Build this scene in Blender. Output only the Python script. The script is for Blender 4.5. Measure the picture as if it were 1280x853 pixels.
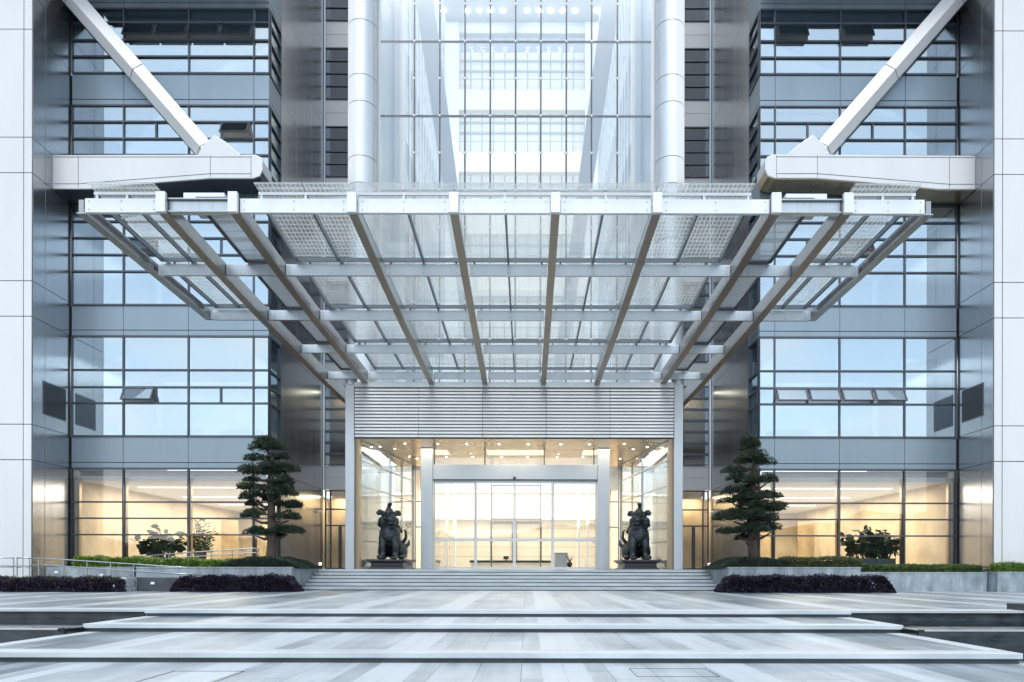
import bpy, bmesh, math, random
from mathutils import Vector, Matrix
import numpy as np
R = math.radians
random.seed(7)
S = bpy.context.scene
for o in list(bpy.data.objects): bpy.data.objects.remove(o)
COL = S.collection

# ------------------------------------------------------------------ camera
FPX, CX, CZ, VX, VY = 853.3, 0.66, 0.90, 660.0, 712.0
cam_d = bpy.data.cameras.new('camera'); cam = bpy.data.objects.new('camera', cam_d); COL.objects.link(cam)
cam_d.sensor_width = 36.0; cam_d.lens = 36.0 * FPX / 1280.0
cam_d.shift_x = -(VX - 640) / 1280.0; cam_d.shift_y = (VY - 426.5) / 1280.0
cam_d.clip_start = 0.1; cam_d.clip_end = 3000
cam.location = (CX, 0, CZ); cam.rotation_euler = (R(90), R(-0.1), 0)
S.camera = cam
# ------------------------------------------------------------------ sky, sun, exposure
SUN_EL, SUN_AZ = 62.0, 184.0          # azimuth from +Y clockwise: behind the camera
w = bpy.data.worlds.new('World'); S.world = w; w.use_nodes = True
nt = w.node_tree; bg = nt.nodes['Background']
sky = nt.nodes.new('ShaderNodeTexSky'); sky.sky_type = 'NISHITA'; sky.sun_disc = False
sky.sun_elevation = R(SUN_EL); sky.sun_rotation = R(SUN_AZ); sky.air_density = 1.0; sky.dust_density = 1.2; sky.ozone_density = 0.7
hs = nt.nodes.new('ShaderNodeHueSaturation'); hs.inputs['Saturation'].default_value = 0.62; nt.links.new(sky.outputs[0], hs.inputs['Color'])
tn = nt.nodes.new('ShaderNodeVectorMath'); tn.operation = 'MULTIPLY'; tn.inputs[1].default_value = (.955, 1.015, 1.0); nt.links.new(hs.outputs[0], tn.inputs[0])
lum = nt.nodes.new('ShaderNodeRGBToBW'); nt.links.new(sky.outputs[0], lum.inputs[0])
tc = nt.nodes.new('ShaderNodeTexCoord'); mpc = nt.nodes.new('ShaderNodeMapping'); mpc.inputs['Scale'].default_value = (1.3, 1.3, 3.6); nt.links.new(tc.outputs['Generated'], mpc.inputs[0])
cn = nt.nodes.new('ShaderNodeTexNoise'); cn.inputs['Scale'].default_value = 3.0; cn.inputs['Detail'].default_value = 6; cn.inputs['Roughness'].default_value = .55; nt.links.new(mpc.outputs[0], cn.inputs['Vector'])
cm_ = nt.nodes.new('ShaderNodeMapRange'); cm_.inputs['From Min'].default_value = .43; cm_.inputs['From Max'].default_value = .72; cm_.inputs['To Max'].default_value = .75; nt.links.new(cn.outputs['Fac'], cm_.inputs['Value'])
cc = nt.nodes.new('ShaderNodeVectorMath'); cc.operation = 'SCALE'; cc.inputs[0].default_value = (1.38, 1.36, 1.36); nt.links.new(lum.outputs[0], cc.inputs['Scale'])
mx1 = nt.nodes.new('ShaderNodeMix'); mx1.data_type = 'RGBA'; nt.links.new(cm_.outputs[0], mx1.inputs[0]); nt.links.new(tn.outputs[0], mx1.inputs[6]); nt.links.new(cc.outputs[0], mx1.inputs[7])
# warm pale haze low over the horizon
sz = nt.nodes.new('ShaderNodeSeparateXYZ'); nt.links.new(tc.outputs['Generated'], sz.inputs[0])
hz_ = nt.nodes.new('ShaderNodeMapRange'); hz_.inputs['From Min'].default_value = .02; hz_.inputs['From Max'].default_value = .22; hz_.inputs['To Min'].default_value = .75; hz_.inputs['To Max'].default_value = 0; nt.links.new(sz.outputs['Z'], hz_.inputs['Value'])
hc = nt.nodes.new('ShaderNodeVectorMath'); hc.operation = 'SCALE'; hc.inputs[0].default_value = (1.12, .99, .92); nt.links.new(lum.outputs[0], hc.inputs['Scale'])
mx2 = nt.nodes.new('ShaderNodeMix'); mx2.data_type = 'RGBA'; nt.links.new(hz_.outputs[0], mx2.inputs[0]); nt.links.new(mx1.outputs[2], mx2.inputs[6]); nt.links.new(hc.outputs[0], mx2.inputs[7])
nt.links.new(mx2.outputs[2], bg.inputs[0]); bg.inputs[1].default_value = 0.14
sl = bpy.data.lights.new('sun', 'SUN'); sl.energy = 1.1; sl.angle = R(25); sl.color = (1.0, 0.97, 0.93)
so = bpy.data.objects.new('sun', sl); COL.objects.link(so)
dv = Vector((math.sin(R(SUN_AZ)) * math.cos(R(SUN_EL)), math.cos(R(SUN_AZ)) * math.cos(R(SUN_EL)), math.sin(R(SUN_EL))))
so.rotation_euler = dv.to_track_quat('Z', 'Y').to_euler()
S.view_settings.view_transform = 'Standard'; S.view_settings.look = 'None'
S.view_settings.exposure = 1.10; S.view_settings.gamma = 1.0; S.view_settings.use_curve_mapping = False
S.render.engine = 'CYCLES'
S.cycles.max_bounces = 12; S.cycles.transparent_max_bounces = 40; S.cycles.diffuse_bounces = 3; S.cycles.glossy_bounces = 5
S.cycles.caustics_reflective = False; S.cycles.caustics_refractive = False
S.cycles.use_denoising = True
S.cycles.sample_clamp_indirect = 6

def P(px, py, Y):
    return Vector((CX + (px - VX) * Y / FPX, Y, CZ + (VY - py) * Y / FPX))
def PX(px, Y): return CX + (px - VX) * Y / FPX
def PZ(py, Y): return CZ + (VY - py) * Y / FPX

# ------------------------------------------------------------------ materials
def mat(name):
    m = bpy.data.materials.new(name); m.use_nodes = True
    return m, m.node_tree, m.node_tree.nodes['Principled BSDF']
def N(t, kind, **kw):
    n = t.nodes.new(kind)
    for k, v in kw.items():
        if k.startswith('_'): setattr(n, k[1:], v)
        else: n.inputs[k].default_value = v
    return n
def coord(t, scale=(1, 1, 1), out='Object'):
    c = t.nodes.new('ShaderNodeTexCoord'); mp = t.nodes.new('ShaderNodeMapping'); mp.inputs['Scale'].default_value = scale
    t.links.new(c.outputs[out], mp.inputs[0]); return mp.outputs[0]
def simple(name, col, rough=0.5, metal=0.0, spec=0.5, vary=0.0, vscale=(1, 1, 1), bump=0.0, bscale=30, emit=None, es=0):
    m, t, b = mat(name)
    b.inputs['Base Color'].default_value = (*col, 1); b.inputs['Roughness'].default_value = rough
    b.inputs['Metallic'].default_value = metal; b.inputs['Specular IOR Level'].default_value = spec
    if vary:
        v = coord(t, vscale); n = N(t, 'ShaderNodeTexNoise', Scale=1.0, Detail=5.0, Roughness=0.6); t.links.new(v, n.inputs['Vector'])
        r = t.nodes.new('ShaderNodeMapRange'); r.inputs['To Min'].default_value = 1 - vary; r.inputs['To Max'].default_value = 1 + vary
        r.inputs['From Min'].default_value = .3; r.inputs['From Max'].default_value = .7
        t.links.new(n.outputs['Fac'], r.inputs['Value'])
        mx = t.nodes.new('ShaderNodeVectorMath'); mx.operation = 'SCALE'; mx.inputs[0].default_value = col
        t.links.new(r.outputs[0], mx.inputs['Scale']); t.links.new(mx.outputs[0], b.inputs['Base Color'])
        r2 = t.nodes.new('ShaderNodeMapRange'); r2.inputs['To Min'].default_value = max(0.02, rough * .8); r2.inputs['To Max'].default_value = rough * 1.25
        t.links.new(n.outputs['Fac'], r2.inputs['Value']); t.links.new(r2.outputs[0], b.inputs['Roughness'])
    if bump:
        v = coord(t, (1, 1, 1)); n = N(t, 'ShaderNodeTexNoise', Scale=bscale, Detail=4.0); t.links.new(v, n.inputs['Vector'])
        bp = N(t, 'ShaderNodeBump', Strength=bump, Distance=0.02); t.links.new(n.outputs['Fac'], bp.inputs['Height']); t.links.new(bp.outputs[0], b.inputs['Normal'])
    if emit:
        b.inputs['Emission Color'].default_value = (*emit, 1); b.inputs['Emission Strength'].default_value = es
    return m
def glass(name, tint, refl, rough=0.0, edge=0.75, wav=0.0, reflcol=(1, 1, 1)):
    m = bpy.data.materials.new(name); m.use_nodes = True; t = m.node_tree; t.nodes.clear()
    out = t.nodes.new('ShaderNodeOutputMaterial'); mx = t.nodes.new('ShaderNodeMixShader')
    tr = t.nodes.new('ShaderNodeBsdfTransparent'); tr.inputs[0].default_value = (*tint, 1)
    gl = t.nodes.new('ShaderNodeBsdfGlossy'); gl.inputs['Roughness'].default_value = rough; gl.inputs[0].default_value = (*reflcol, 1)
    lw = t.nodes.new('ShaderNodeLayerWeight'); lw.inputs[0].default_value = 0.35
    mr = t.nodes.new('ShaderNodeMapRange'); mr.inputs['To Min'].default_value = refl; mr.inputs['To Max'].default_value = edge
    t.links.new(lw.outputs['Fresnel'], mr.inputs['Value']); t.links.new(mr.outputs[0], mx.inputs[0])
    t.links.new(tr.outputs[0], mx.inputs[1]); t.links.new(gl.outputs[0], mx.inputs[2]); t.links.new(mx.outputs[0], out.inputs[0])
    if wav:
        v = coord(t, (.35, .35, .35)); n = N(t, 'ShaderNodeTexNoise', Scale=1.0, Detail=1.0); t.links.new(v, n.inputs['Vector'])
        bp = N(t, 'ShaderNodeBump', Strength=wav, Distance=0.05); t.links.new(n.outputs['Fac'], bp.inputs['Height']); t.links.new(bp.outputs[0], gl.inputs['Normal'])
    return m
M = {}
M['white'] = simple('white_panel', (.595, .615, .635), .32, 0.0, .5, .05, (.5, .5, .12))
M['white_metal'] = simple('white_metal', (.66, .69, .71), .3, .25, .5, .05, (2, 2, .4))
M['steel'] = simple('brushed_steel', (.42, .46, .48), .30, .9, .5, .10, (14, 14, .5))
M['side'] = simple('dark_aluminium', (.44, .455, .475), .24, .92, .5, .05, (3, 3, .08))
M['spandrel'] = simple('blue_grey_aluminium', (.215, .275, .32), .34, .6, .5, .05, (1.2, 1.2, .15))
M['column'] = simple('column_cladding', (.50, .55, .59), .33, .5, .5, .04, (3, 3, .3))
M['slat'] = simple('slat_paint', (.74, .76, .78), .5, 0, .3, .03, (1, 1, 1))
M['pool_stone'] = simple('wet_black_stone', (.04, .052, .062), .16, 0, .5, .6, (1.6, 1.6, 6), .15, 20)
M['recess_panel'] = simple('recess_panel', (.50, .54, .58), .4, .2)
M['joint'] = simple('joint_dark', (.03, .035, .045), .7)  # dark tone shared by joints, cores and backings
M['mullion'] = simple('mullion_dark', (.075, .09, .11), .35, .5)
M['rod'] = simple('rod_black', (.012, .013, .016), .7, 0, .1)
M['mullion_lt'] = simple('mullion_grey', (.20, .22, .24), .35, .6)
_m, _t, _b = mat('translucent_blind'); _b.inputs['Base Color'].default_value = (.9, .9, .88, 1); _b.inputs['Roughness'].default_value = .8
_tl = _t.nodes.new('ShaderNodeBsdfTranslucent'); _tl.inputs[0].default_value = (.95, .95, .93, 1); _mx = _t.nodes.new('ShaderNodeMixShader'); _mx.inputs[0].default_value = .6
_t.links.new(_b.outputs[0], _mx.inputs[1]); _t.links.new(_tl.outputs[0], _mx.inputs[2]); _t.links.new(_mx.outputs[0], _t.nodes['Material Output'].inputs[0]); M['translucent'] = _m
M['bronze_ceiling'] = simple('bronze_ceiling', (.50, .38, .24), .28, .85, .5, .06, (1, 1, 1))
M['bronze'] = simple('bronze_frame', (.36, .28, .19), .35, .8)
M['beam_side'] = simple('beam_side', (.34, .33, .33), .24, .95, .5, .10, (1, 2, 1))
M['beam_brown'] = simple('beam_soffit', (.33, .28, .235), .38, .8, .5, .06, (2, .4, 2))  # brown tone holds the warm plaza's reflection on the flanges
M['glass_wing'] = glass('coated_glass', (.72, .78, .82), .32, 0.0, .85, .10, (.84, .95, 1.0))
M['glass_ground'] = glass('lobby_glass', (.92, .94, .95), .03, 0.0, .8, .02)
M['glass_dark'] = glass('dark_glass', (.30, .34, .38), .06, 0.0, .7, .05)
M['glass_clear'] = glass('clear_glass', (.94, .97, .98), .05, 0.0, .6)
M['glass_side'] = glass('vestibule_glass', (.85, .92, .96), .16, 0.0, .8)
M['int_grey'] = simple('interior_grey', (.32, .36, .42), .8)
M['int_ceiling'] = simple('interior_ceiling', (.75, .75, .74), .8)
M['int_floor'] = simple('interior_floor', (.35, .35, .36), .5)
M['ochre'] = simple('ochre_wall', (.60, .49, .33), .6, 0, .4, .22, (.7, .7, .7))
M['ochre_dark'] = simple('ochre_panel', (.42, .31, .17), .5, 0, .4, .3, (1.2, 1.2, .6))
M['cream'] = simple('cream_stone', (.80, .72, .60), .45, 0, .5, .04, (.3, .3, 2))
M['pale_cream'] = simple('pale_cream', (.84, .81, .76), .5)
M['white_int'] = simple('white_interior', (.85, .87, .89), .5)
M['rear_frame'] = simple('rear_frame_paint', (.46, .51, .56), .5)
M['atrium_grey'] = simple('atrium_grey', (.55, .61, .66), .5)
M['blind'] = simple('roller_blind', (.86, .87, .86), .8)
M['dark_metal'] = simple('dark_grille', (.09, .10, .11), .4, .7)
M['grille'] = simple('grille_slat', (.42, .43, .45), .35, .85)
M['lamp'] = simple('lamp_glow', (1, 1, 1), .5, emit=(1, .93, .82), es=5)
M['lamp_soft'] = simple('lamp_soft', (1, 1, 1), .5, emit=(1, .93, .82), es=1.6)
M['lamp_cool'] = simple('lamp_cool', (1, 1, 1), .5, emit=(.95, .98, 1), es=22)
M['black'] = simple('black_rubber', (.02, .02, .022), .5)
M['bark'] = simple('bark', (.075, .06, .05), .9, 0, .3, .35, (6, 6, 2), .8, 12)
M['soil'] = simple('soil', (.05, .04, .03), .95)
M['bronze_dark'] = simple('patinated_bronze', (.045, .055, .062), .38, .75, .5, .45, (6, 6, 6), .5, 25)
M['pedestal'] = simple('black_stone', (.035, .038, .042), .3, 0, .5, .2, (5, 5, 5))
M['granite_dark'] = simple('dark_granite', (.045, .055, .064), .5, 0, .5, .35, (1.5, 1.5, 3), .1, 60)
M['granite_wall'] = simple('planter_granite', (.25, .30, .335), .45, 0, .5, .38, (2.6, 2.6, 1.2), .1, 60)
M['nosing'] = simple('granite_nosing', (.44, .485, .515), .5, 0, .5, .16, (.8, 3, 3), .1, 90)
M['step'] = simple('step_granite', (.46, .48, .51), .5, 0, .5, .12, (.6, 3, 3), .08, 90)
M['pot'] = simple('grey_pot', (.12, .15, .18), .5)
M['pink'] = simple('pink_banner', (.8, .35, .42), .6)

def leafmat(name, c1, c2, tr=.25):
    m, t, b = mat(name)
    oi = N(t, 'ShaderNodeTexNoise', Scale=3.5, Detail=3.0); v = coord(t); t.links.new(v, oi.inputs['Vector'])
    cr = t.nodes.new('ShaderNodeValToRGB'); cr.color_ramp.elements[0].color = (*c1, 1); cr.color_ramp.elements[1].color = (*c2, 1)
    cr.color_ramp.elements[0].position = .35; cr.color_ramp.elements[1].position = .68
    t.links.new(oi.outputs['Fac'], cr.inputs[0]); t.links.new(cr.outputs[0], b.inputs['Base Color'])
    b.inputs['Roughness'].default_value = .55; b.inputs['Specular IOR Level'].default_value = .35
    return m
M['pine'] = leafmat('pine_needles', (.018, .032, .022), (.050, .078, .046))
M['hedge'] = leafmat('hedge_leaves', (.035, .07, .02), (.09, .15, .035))
M['hedge_bright'] = leafmat('bright_hedge_leaves', (.09, .17, .025), (.19, .30, .06))
M['hedge_olive'] = leafmat('olive_hedge_leaves', (.05, .075, .025), (.13, .15, .06))
M['purple'] = leafmat('purple_leaves', (.012, .010, .020), (.045, .034, .062))
M['plant'] = leafmat('house_plant_leaves', (.02, .04, .018), (.06, .10, .035))
M['treeline'] = leafmat('far_trees', (.02, .03, .02), (.05, .07, .045))

def paving(name, c_lo, c_hi, stripe, gloss=.42):
    m, t, b = mat(name); L = t.links
    c = t.nodes.new('ShaderNodeTexCoord')
    sep = t.nodes.new('ShaderNodeSeparateXYZ'); L.new(c.outputs['Object'], sep.inputs[0])
    cmb = t.nodes.new('ShaderNodeCombineXYZ'); L.new(sep.outputs['Y'], cmb.inputs['X']); L.new(sep.outputs['X'], cmb.inputs['Y'])
    br = N(t, 'ShaderNodeTexBrick', Scale=1.0); br.offset = .5
    br.inputs['Color1'].default_value = (.32, .32, .32, 1); br.inputs['Color2'].default_value = (.72, .72, .72, 1); br.inputs['Mortar'].default_value = (.25, .25, .25, 1)
    br.inputs['Mortar Size'].default_value = .006; br.inputs['Mortar Smooth'].default_value = .3; br.inputs['Brick Width'].default_value = 1.2; br.inputs['Row Height'].default_value = .575; br.inputs['Bias'].default_value = 0.0
    L.new(cmb.outputs[0], br.inputs['Vector'])
    # streaky stains running away from the building
    mp = t.nodes.new('ShaderNodeMapping'); mp.inputs['Scale'].default_value = (2.6, .28, 1); L.new(c.outputs['Object'], mp.inputs[0])
    n1 = N(t, 'ShaderNodeTexNoise', Scale=1.0, Detail=6.0, Roughness=.62); L.new(mp.outputs[0], n1.inputs['Vector'])
    n2 = N(t, 'ShaderNodeTexNoise', Scale=.45, Detail=4.0); L.new(c.outputs['Object'], n2.inputs['Vector'])
    n3 = N(t, 'ShaderNodeTexNoise', Scale=90.0, Detail=2.0); L.new(c.outputs['Object'], n3.inputs['Vector'])
    # stripe of pale slabs every 2.3 m, and wide darker fields to the sides
    md = t.nodes.new('ShaderNodeMath'); md.operation = 'PINGPONG'; md.inputs[1].default_value = 1.15; L.new(sep.outputs['X'], md.inputs[0])
    st = t.nodes.new('ShaderNodeMapRange'); st.inputs['From Min'].default_value = .84; st.inputs['From Max'].default_value = .87; L.new(md.outputs[0], st.inputs['Value'])
    ab = t.nodes.new('ShaderNodeMath'); ab.operation = 'ABSOLUTE'; L.new(sep.outputs['X'], ab.inputs[0])
    cen = t.nodes.new('ShaderNodeMapRange'); cen.inputs['From Min'].default_value = 5.74; cen.inputs['From Max'].default_value = 5.76; cen.inputs['To Min'].default_value = .66; cen.inputs['To Max'].default_value = .22; L.new(ab.outputs[0], cen.inputs['Value'])
    # value = centre + .45*(brick-.5) + .5*(n1-.5) + ...
    def ma(op, a, bb):
        q = t.nodes.new('ShaderNodeMath'); q.operation = op
        for i, v in enumerate((a, bb)):
            if isinstance(v, (int, float)): q.inputs[i].default_value = v
            else: L.new(v, q.inputs[i])
        return q.outputs[0]
    bv = t.nodes.new('ShaderNodeRGBToBW'); L.new(br.outputs['Color'], bv.inputs[0])
    v = ma('ADD', cen.outputs[0], ma('MULTIPLY', ma('SUBTRACT', bv.outputs[0], .5), .6))
    v = ma('ADD', v, ma('MULTIPLY', ma('SUBTRACT', n1.outputs['Fac'], .5), 1.5))
    v = ma('ADD', v, ma('MULTIPLY', ma('SUBTRACT', n2.outputs['Fac'], .5), .9))
    v = ma('ADD', v, ma('MULTIPLY', ma('SUBTRACT', n3.outputs['Fac'], .5), .35))
    v = ma('ADD', v, ma('MULTIPLY', st.outputs[0], stripe * 1.35))
    v = ma('SUBTRACT', v, ma('MULTIPLY', br.outputs['Fac'], .5))
    cr = t.nodes.new('ShaderNodeValToRGB'); cr.color_ramp.elements[0].color = (*c_lo, 1); cr.color_ramp.elements[1].color = (*c_hi, 1)
    L.new(v, cr.inputs[0]); L.new(cr.outputs[0], b.inputs['Base Color'])
    rr = t.nodes.new('ShaderNodeMapRange'); rr.inputs['To Min'].default_value = gloss - .14; rr.inputs['To Max'].default_value = gloss + .14; L.new(n1.outputs['Fac'], rr.inputs['Value']); L.new(rr.outputs[0], b.inputs['Roughness'])
    bp = N(t, 'ShaderNodeBump', Strength=.25, Distance=.01); L.new(v, bp.inputs['Height']); L.new(bp.outputs[0], b.inputs['Normal'])
    return m
M['paving'] = paving('granite_paving', (.105, .14, .165), (.43, .485, .525), .42)
M['asphalt'] = simple('asphalt', (.06, .062, .066), .85, 0, .3, .2, (.5, .5, .5), .3, 80)
mw, tw, bw = mat('pool_water'); bw.inputs['Base Color'].default_value = (.008, .014, .019, 1); bw.inputs['Roughness'].default_value = .05
_n = N(tw, 'ShaderNodeTexNoise', Scale=3.0, Detail=3.0); tw.links.new(coord(tw, (1, 1, 1)), _n.inputs['Vector']); _b = N(tw, 'ShaderNodeBump', Strength=.12, Distance=.02); tw.links.new(_n.outputs['Fac'], _b.inputs['Height']); tw.links.new(_b.outputs[0], bw.inputs['Normal'])
M['water'] = mw

def frit(name, sx, sy, dens, tint=(.96, .985, .985), base=.10, lineo=.5):
    """laminated roof glass with a printed white grid"""
    m = bpy.data.materials.new(name); m.use_nodes = True; t = m.node_tree; t.nodes.clear(); L = t.links
    out = t.nodes.new('ShaderNodeOutputMaterial')
    tr = t.nodes.new('ShaderNodeBsdfTransparent'); tr.inputs[0].default_value = (*tint, 1)
    gl = t.nodes.new('ShaderNodeBsdfGlossy'); gl.inputs['Roughness'].default_value = .02
    df = t.nodes.new('ShaderNodeBsdfDiffuse'); df.inputs[0].default_value = (.85, .88, .9, 1)
    tl = t.nodes.new('ShaderNodeBsdfTranslucent'); tl.inputs[0].default_value = (.92, .96, .97, 1)
    md = t.nodes.new('ShaderNodeMixShader'); md.inputs[0].default_value = .85; L.new(df.outputs[0], md.inputs[1]); L.new(tl.outputs[0], md.inputs[2])
    c = t.nodes.new('ShaderNodeTexCoord'); sp = t.nodes.new('ShaderNodeSeparateXYZ'); L.new(c.outputs['Object'], sp.inputs[0])
    def line(o, s, wd):
        q = t.nodes.new('ShaderNodeMath'); q.operation = 'MULTIPLY'; q.inputs[1].default_value = s; L.new(sp.outputs[o], q.inputs[0])
        f = t.nodes.new('ShaderNodeMath'); f.operation = 'FRACT'; L.new(q.outputs[0], f.inputs[0])
        g = t.nodes.new('ShaderNodeMath'); g.operation = 'LESS_THAN'; g.inputs[1].default_value = wd; L.new(f.outputs[0], g.inputs[0]); return g.outputs[0]
    a = line('X', sx, dens); bb = line('Y', sy, dens)
    mxm = t.nodes.new('ShaderNodeMath'); mxm.operation = 'MAXIMUM'; L.new(a, mxm.inputs[0]); L.new(bb, mxm.inputs[1])
    sc = t.nodes.new('ShaderNodeMapRange'); sc.inputs['To Min'].default_value = base; sc.inputs['To Max'].default_value = lineo; L.new(mxm.outputs[0], sc.inputs['Value'])
    m1 = t.nodes.new('ShaderNodeMixShader'); L.new(sc.outputs[0], m1.inputs[0]); L.new(tr.outputs[0], m1.inputs[1]); L.new(md.outputs[0], m1.inputs[2])
    fr = t.nodes.new('ShaderNodeLayerWeight'); fr.inputs[0].default_value = .3
    fm = t.nodes.new('ShaderNodeMapRange'); fm.inputs['To Min'].default_value = .02; fm.inputs['To Max'].default_value = .5; L.new(fr.outputs['Fresnel'], fm.inputs['Value'])
    m2 = t.nodes.new('ShaderNodeMixShader'); L.new(fm.outputs[0], m2.inputs[0]); L.new(m1.outputs[0], m2.inputs[1]); L.new(gl.outputs[0], m2.inputs[2])
    L.new(m2.outputs[0], out.inputs[0]); return m
M['canopy_glass'] = frit('canopy_glass', 3.0, 3.0, .06, base=.13, lineo=.22)
M['canopy_glass_grid'] = frit('canopy_glass_grid', 8.0, 5.0, .22, base=.08, lineo=.27)

# ------------------------------------------------------------------ mesh building
class MB:
    def __init__(s): s.v = []; s.f = []
    def box(s, x0, x1, y0, y1, z0, z1):
        x0, x1 = min(x0, x1), max(x0, x1); y0, y1 = min(y0, y1), max(y0, y1); z0, z1 = min(z0, z1), max(z0, z1)
        n = len(s.v)
        s.v += [(x0, y0, z0), (x1, y0, z0), (x1, y1, z0), (x0, y1, z0), (x0, y0, z1), (x1, y0, z1), (x1, y1, z1), (x0, y1, z1)]
        s.f += [tuple(n + i for i in q) for q in ((0, 3, 2, 1), (4, 5, 6, 7), (0, 1, 5, 4), (1, 2, 6, 5), (2, 3, 7, 6), (3, 0, 4, 7))]
        return s
    def hull8(s, a, b):
        """two quads a (4 pts) and b (4 pts) joined"""
        n = len(s.v); s.v += [tuple(p) for p in a] + [tuple(p) for p in b]
        s.f += [tuple(n + i for i in q) for q in ((0, 3, 2, 1), (4, 5, 6, 7), (0, 1, 5, 4), (1, 2, 6, 5), (2, 3, 7, 6), (3, 0, 4, 7))]
        return s
    def beam(s, p, q, wd, ht, up=Vector((0, 0, 1)), w2=None, h2=None):
        p = Vector(p); q = Vector(q); d = (q - p).normalized(); sd = d.cross(up).normalized(); u = sd.cross(d).normalized()
        w2 = w2 or wd; h2 = h2 or ht
        A = [p + sd * a * wd / 2 + u * b * ht / 2 for a, b in ((-1, -1), (1, -1), (1, 1), (-1, 1))]
        B = [q + sd * a * w2 / 2 + u * b * h2 / 2 for a, b in ((-1, -1), (1, -1), (1, 1), (-1, 1))]
        return s.hull8(A, B)
    def tube(s, pts, rad, n=12, cap=True):
        pts = [Vector(p) for p in pts]; rad = rad if isinstance(rad, (list, tuple)) else [rad] * len(pts)
        base = len(s.v); prev = None
        for i, p in enumerate(pts):
            d = (pts[min(i + 1, len(pts) - 1)] - pts[max(i - 1, 0)]).normalized()
            if prev is None: a = d.orthogonal().normalized()
            else: a = (prev - d * prev.dot(d)).normalized()
            prev = a; b = d.cross(a)
            for k in range(n):
                t = 2 * math.pi * k / n; s.v.append(tuple(p + (a * math.cos(t) + b * math.sin(t)) * rad[i]))
        for i in range(len(pts) - 1):
            for k in range(n):
                k2 = (k + 1) % n; s.f.append((base + i * n + k, base + i * n + k2, base + (i + 1) * n + k2, base + (i + 1) * n + k))
        if cap:
            s.f.append(tuple(base + k for k in range(n))[::-1]); s.f.append(tuple(base + (len(pts) - 1) * n + k for k in range(n)))
        return s
    def extrude_xz(s, poly, y0, y1):
        n = len(s.v); k = len(poly)
        s.v += [(x, y0, z) for x, z in poly] + [(x, y1, z) for x, z in poly]
        s.f.append(tuple(range(n, n + k))); s.f.append(tuple(range(n + 2 * k - 1, n + k - 1, -1)))
        for i in range(k): j = (i + 1) % k; s.f.append((n + i, n + k + i, n + k + j, n + j))
        return s
    def disc(s, c, r, n=10, axis='z', h=.01):
        c = Vector(c); d = {'z': Vector((0, 0, 1)), 'y': Vector((0, 1, 0)), 'x': Vector((1, 0, 0))}[axis]
        return s.tube([c, c + d * h], r, n)
    def build(s, name, m, parent=None, smooth=False, bevel=0, label=None):
        me = bpy.data.meshes.new(name); me.from_pydata(s.v, [], s.f); me.update()
        bm = bmesh.new(); bm.from_mesh(me); bmesh.ops.recalc_face_normals(bm, faces=bm.faces); bm.to_mesh(me); bm.free()
        if m: me.materials.append(m if not isinstance(m, str) else M[m])
        o = bpy.data.objects.new(name, me); COL.objects.link(o)
        if smooth:
            for p in me.polygons: p.use_smooth = True
        if bevel:
            b = o.modifiers.new('bevel', 'BEVEL'); b.width = bevel; b.segments = 2; b.limit_method = 'ANGLE'
        if parent: o.parent = parent; o.matrix_parent_inverse = parent.matrix_world.inverted()
        if label: o['label'] = label
        return o
def empty(name, loc, label=None, cat=None, group=None):
    o = bpy.data.objects.new(name, None); o.empty_display_size = .2; COL.objects.link(o); o.location = loc
    o.matrix_world = Matrix.Translation(loc)
    tag(o, label, cat, group); return o
def tag(o, label=None, cat=None, group=None, kind=None):
    if label: o['label'] = label
    if cat: o['category'] = cat
    if group: o['group'] = group
    if kind: o['kind'] = kind
    return o
def copy_tree(src, parent=None):
    c = src.copy(); COL.objects.link(c)
    if parent: c.parent = parent
    for ch in list(src.children): copy_tree(ch, c)
    return c
def area(name, loc, sx, sy, e, col=(1, .9, .78), rot=(0, 0, 0)):
    l = bpy.data.lights.new(name, 'AREA'); l.shape = 'RECTANGLE'; l.size = sx; l.size_y = sy; l.energy = e; l.color = col
    o = bpy.data.objects.new(name, l); COL.objects.link(o); o.location = loc; o.rotation_euler = rot; return o

# ================================================================== SETTING
# ground
g = MB(); g.box(-400, 400, -400, 400, -1.2, -.95); o = g.build('ground', 'asphalt'); tag(o, kind='structure')
Y1, Y2, Y3, YS = 15.06, 12.98, 9.85, 28.98
HW = 7.75
lip = .08
def slab(name, x0, x1, y0, y1, z, m='paving', th=.25):
    return tag(MB().box(x0, x1, y0, y1, z - th, z).build(name, m), kind='structure')
slab('paving', -40, 40, -60, Y3 + .01, -.45, th=.5)          # lowest terrace, where the camera stands
slab('paving', -HW, HW, Y3 + .03, Y2 + .01, -.30, th=.6)
slab('paving', -HW, HW, Y2 + .03, Y1 + .01, -.15, th=.7)
# upper plaza: level, then rising gently towards the side planters
g = MB(); g.box(-60, 60, Y1 + .03, 26.5, -.25, 0)
n = len(g.v); g.v += [(-60, 26.5, 0), (60, 26.5, 0), (60, 29.0, .0), (-60, 29.0, .0)]; g.f += [(n, n + 1, n + 2, n + 3)]
tag(g.build('paving', 'paving'), kind='structure')
for (y, z, x0, x1) in ((Y3, -.30, -HW, HW), (Y2, -.15, -HW, HW), (Y1, 0, -HW, HW)):
    tag(MB().box(x0 - .03, x1 + .03, y - .04, y + .34, z - lip, z + .004).build('step_edge', 'nosing', bevel=.008), kind='structure')
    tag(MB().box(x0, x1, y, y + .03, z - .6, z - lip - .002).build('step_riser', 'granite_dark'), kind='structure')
    for sx in (-1, 1):
        if y < Y1: tag(MB().box(sx * (x1 - .30), sx * (x1 + .03), y + .342, y + (3.1 if y == Y3 else 2.05), z - lip, z + .004).build('step_edge', 'nosing'), kind='structure')
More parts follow.
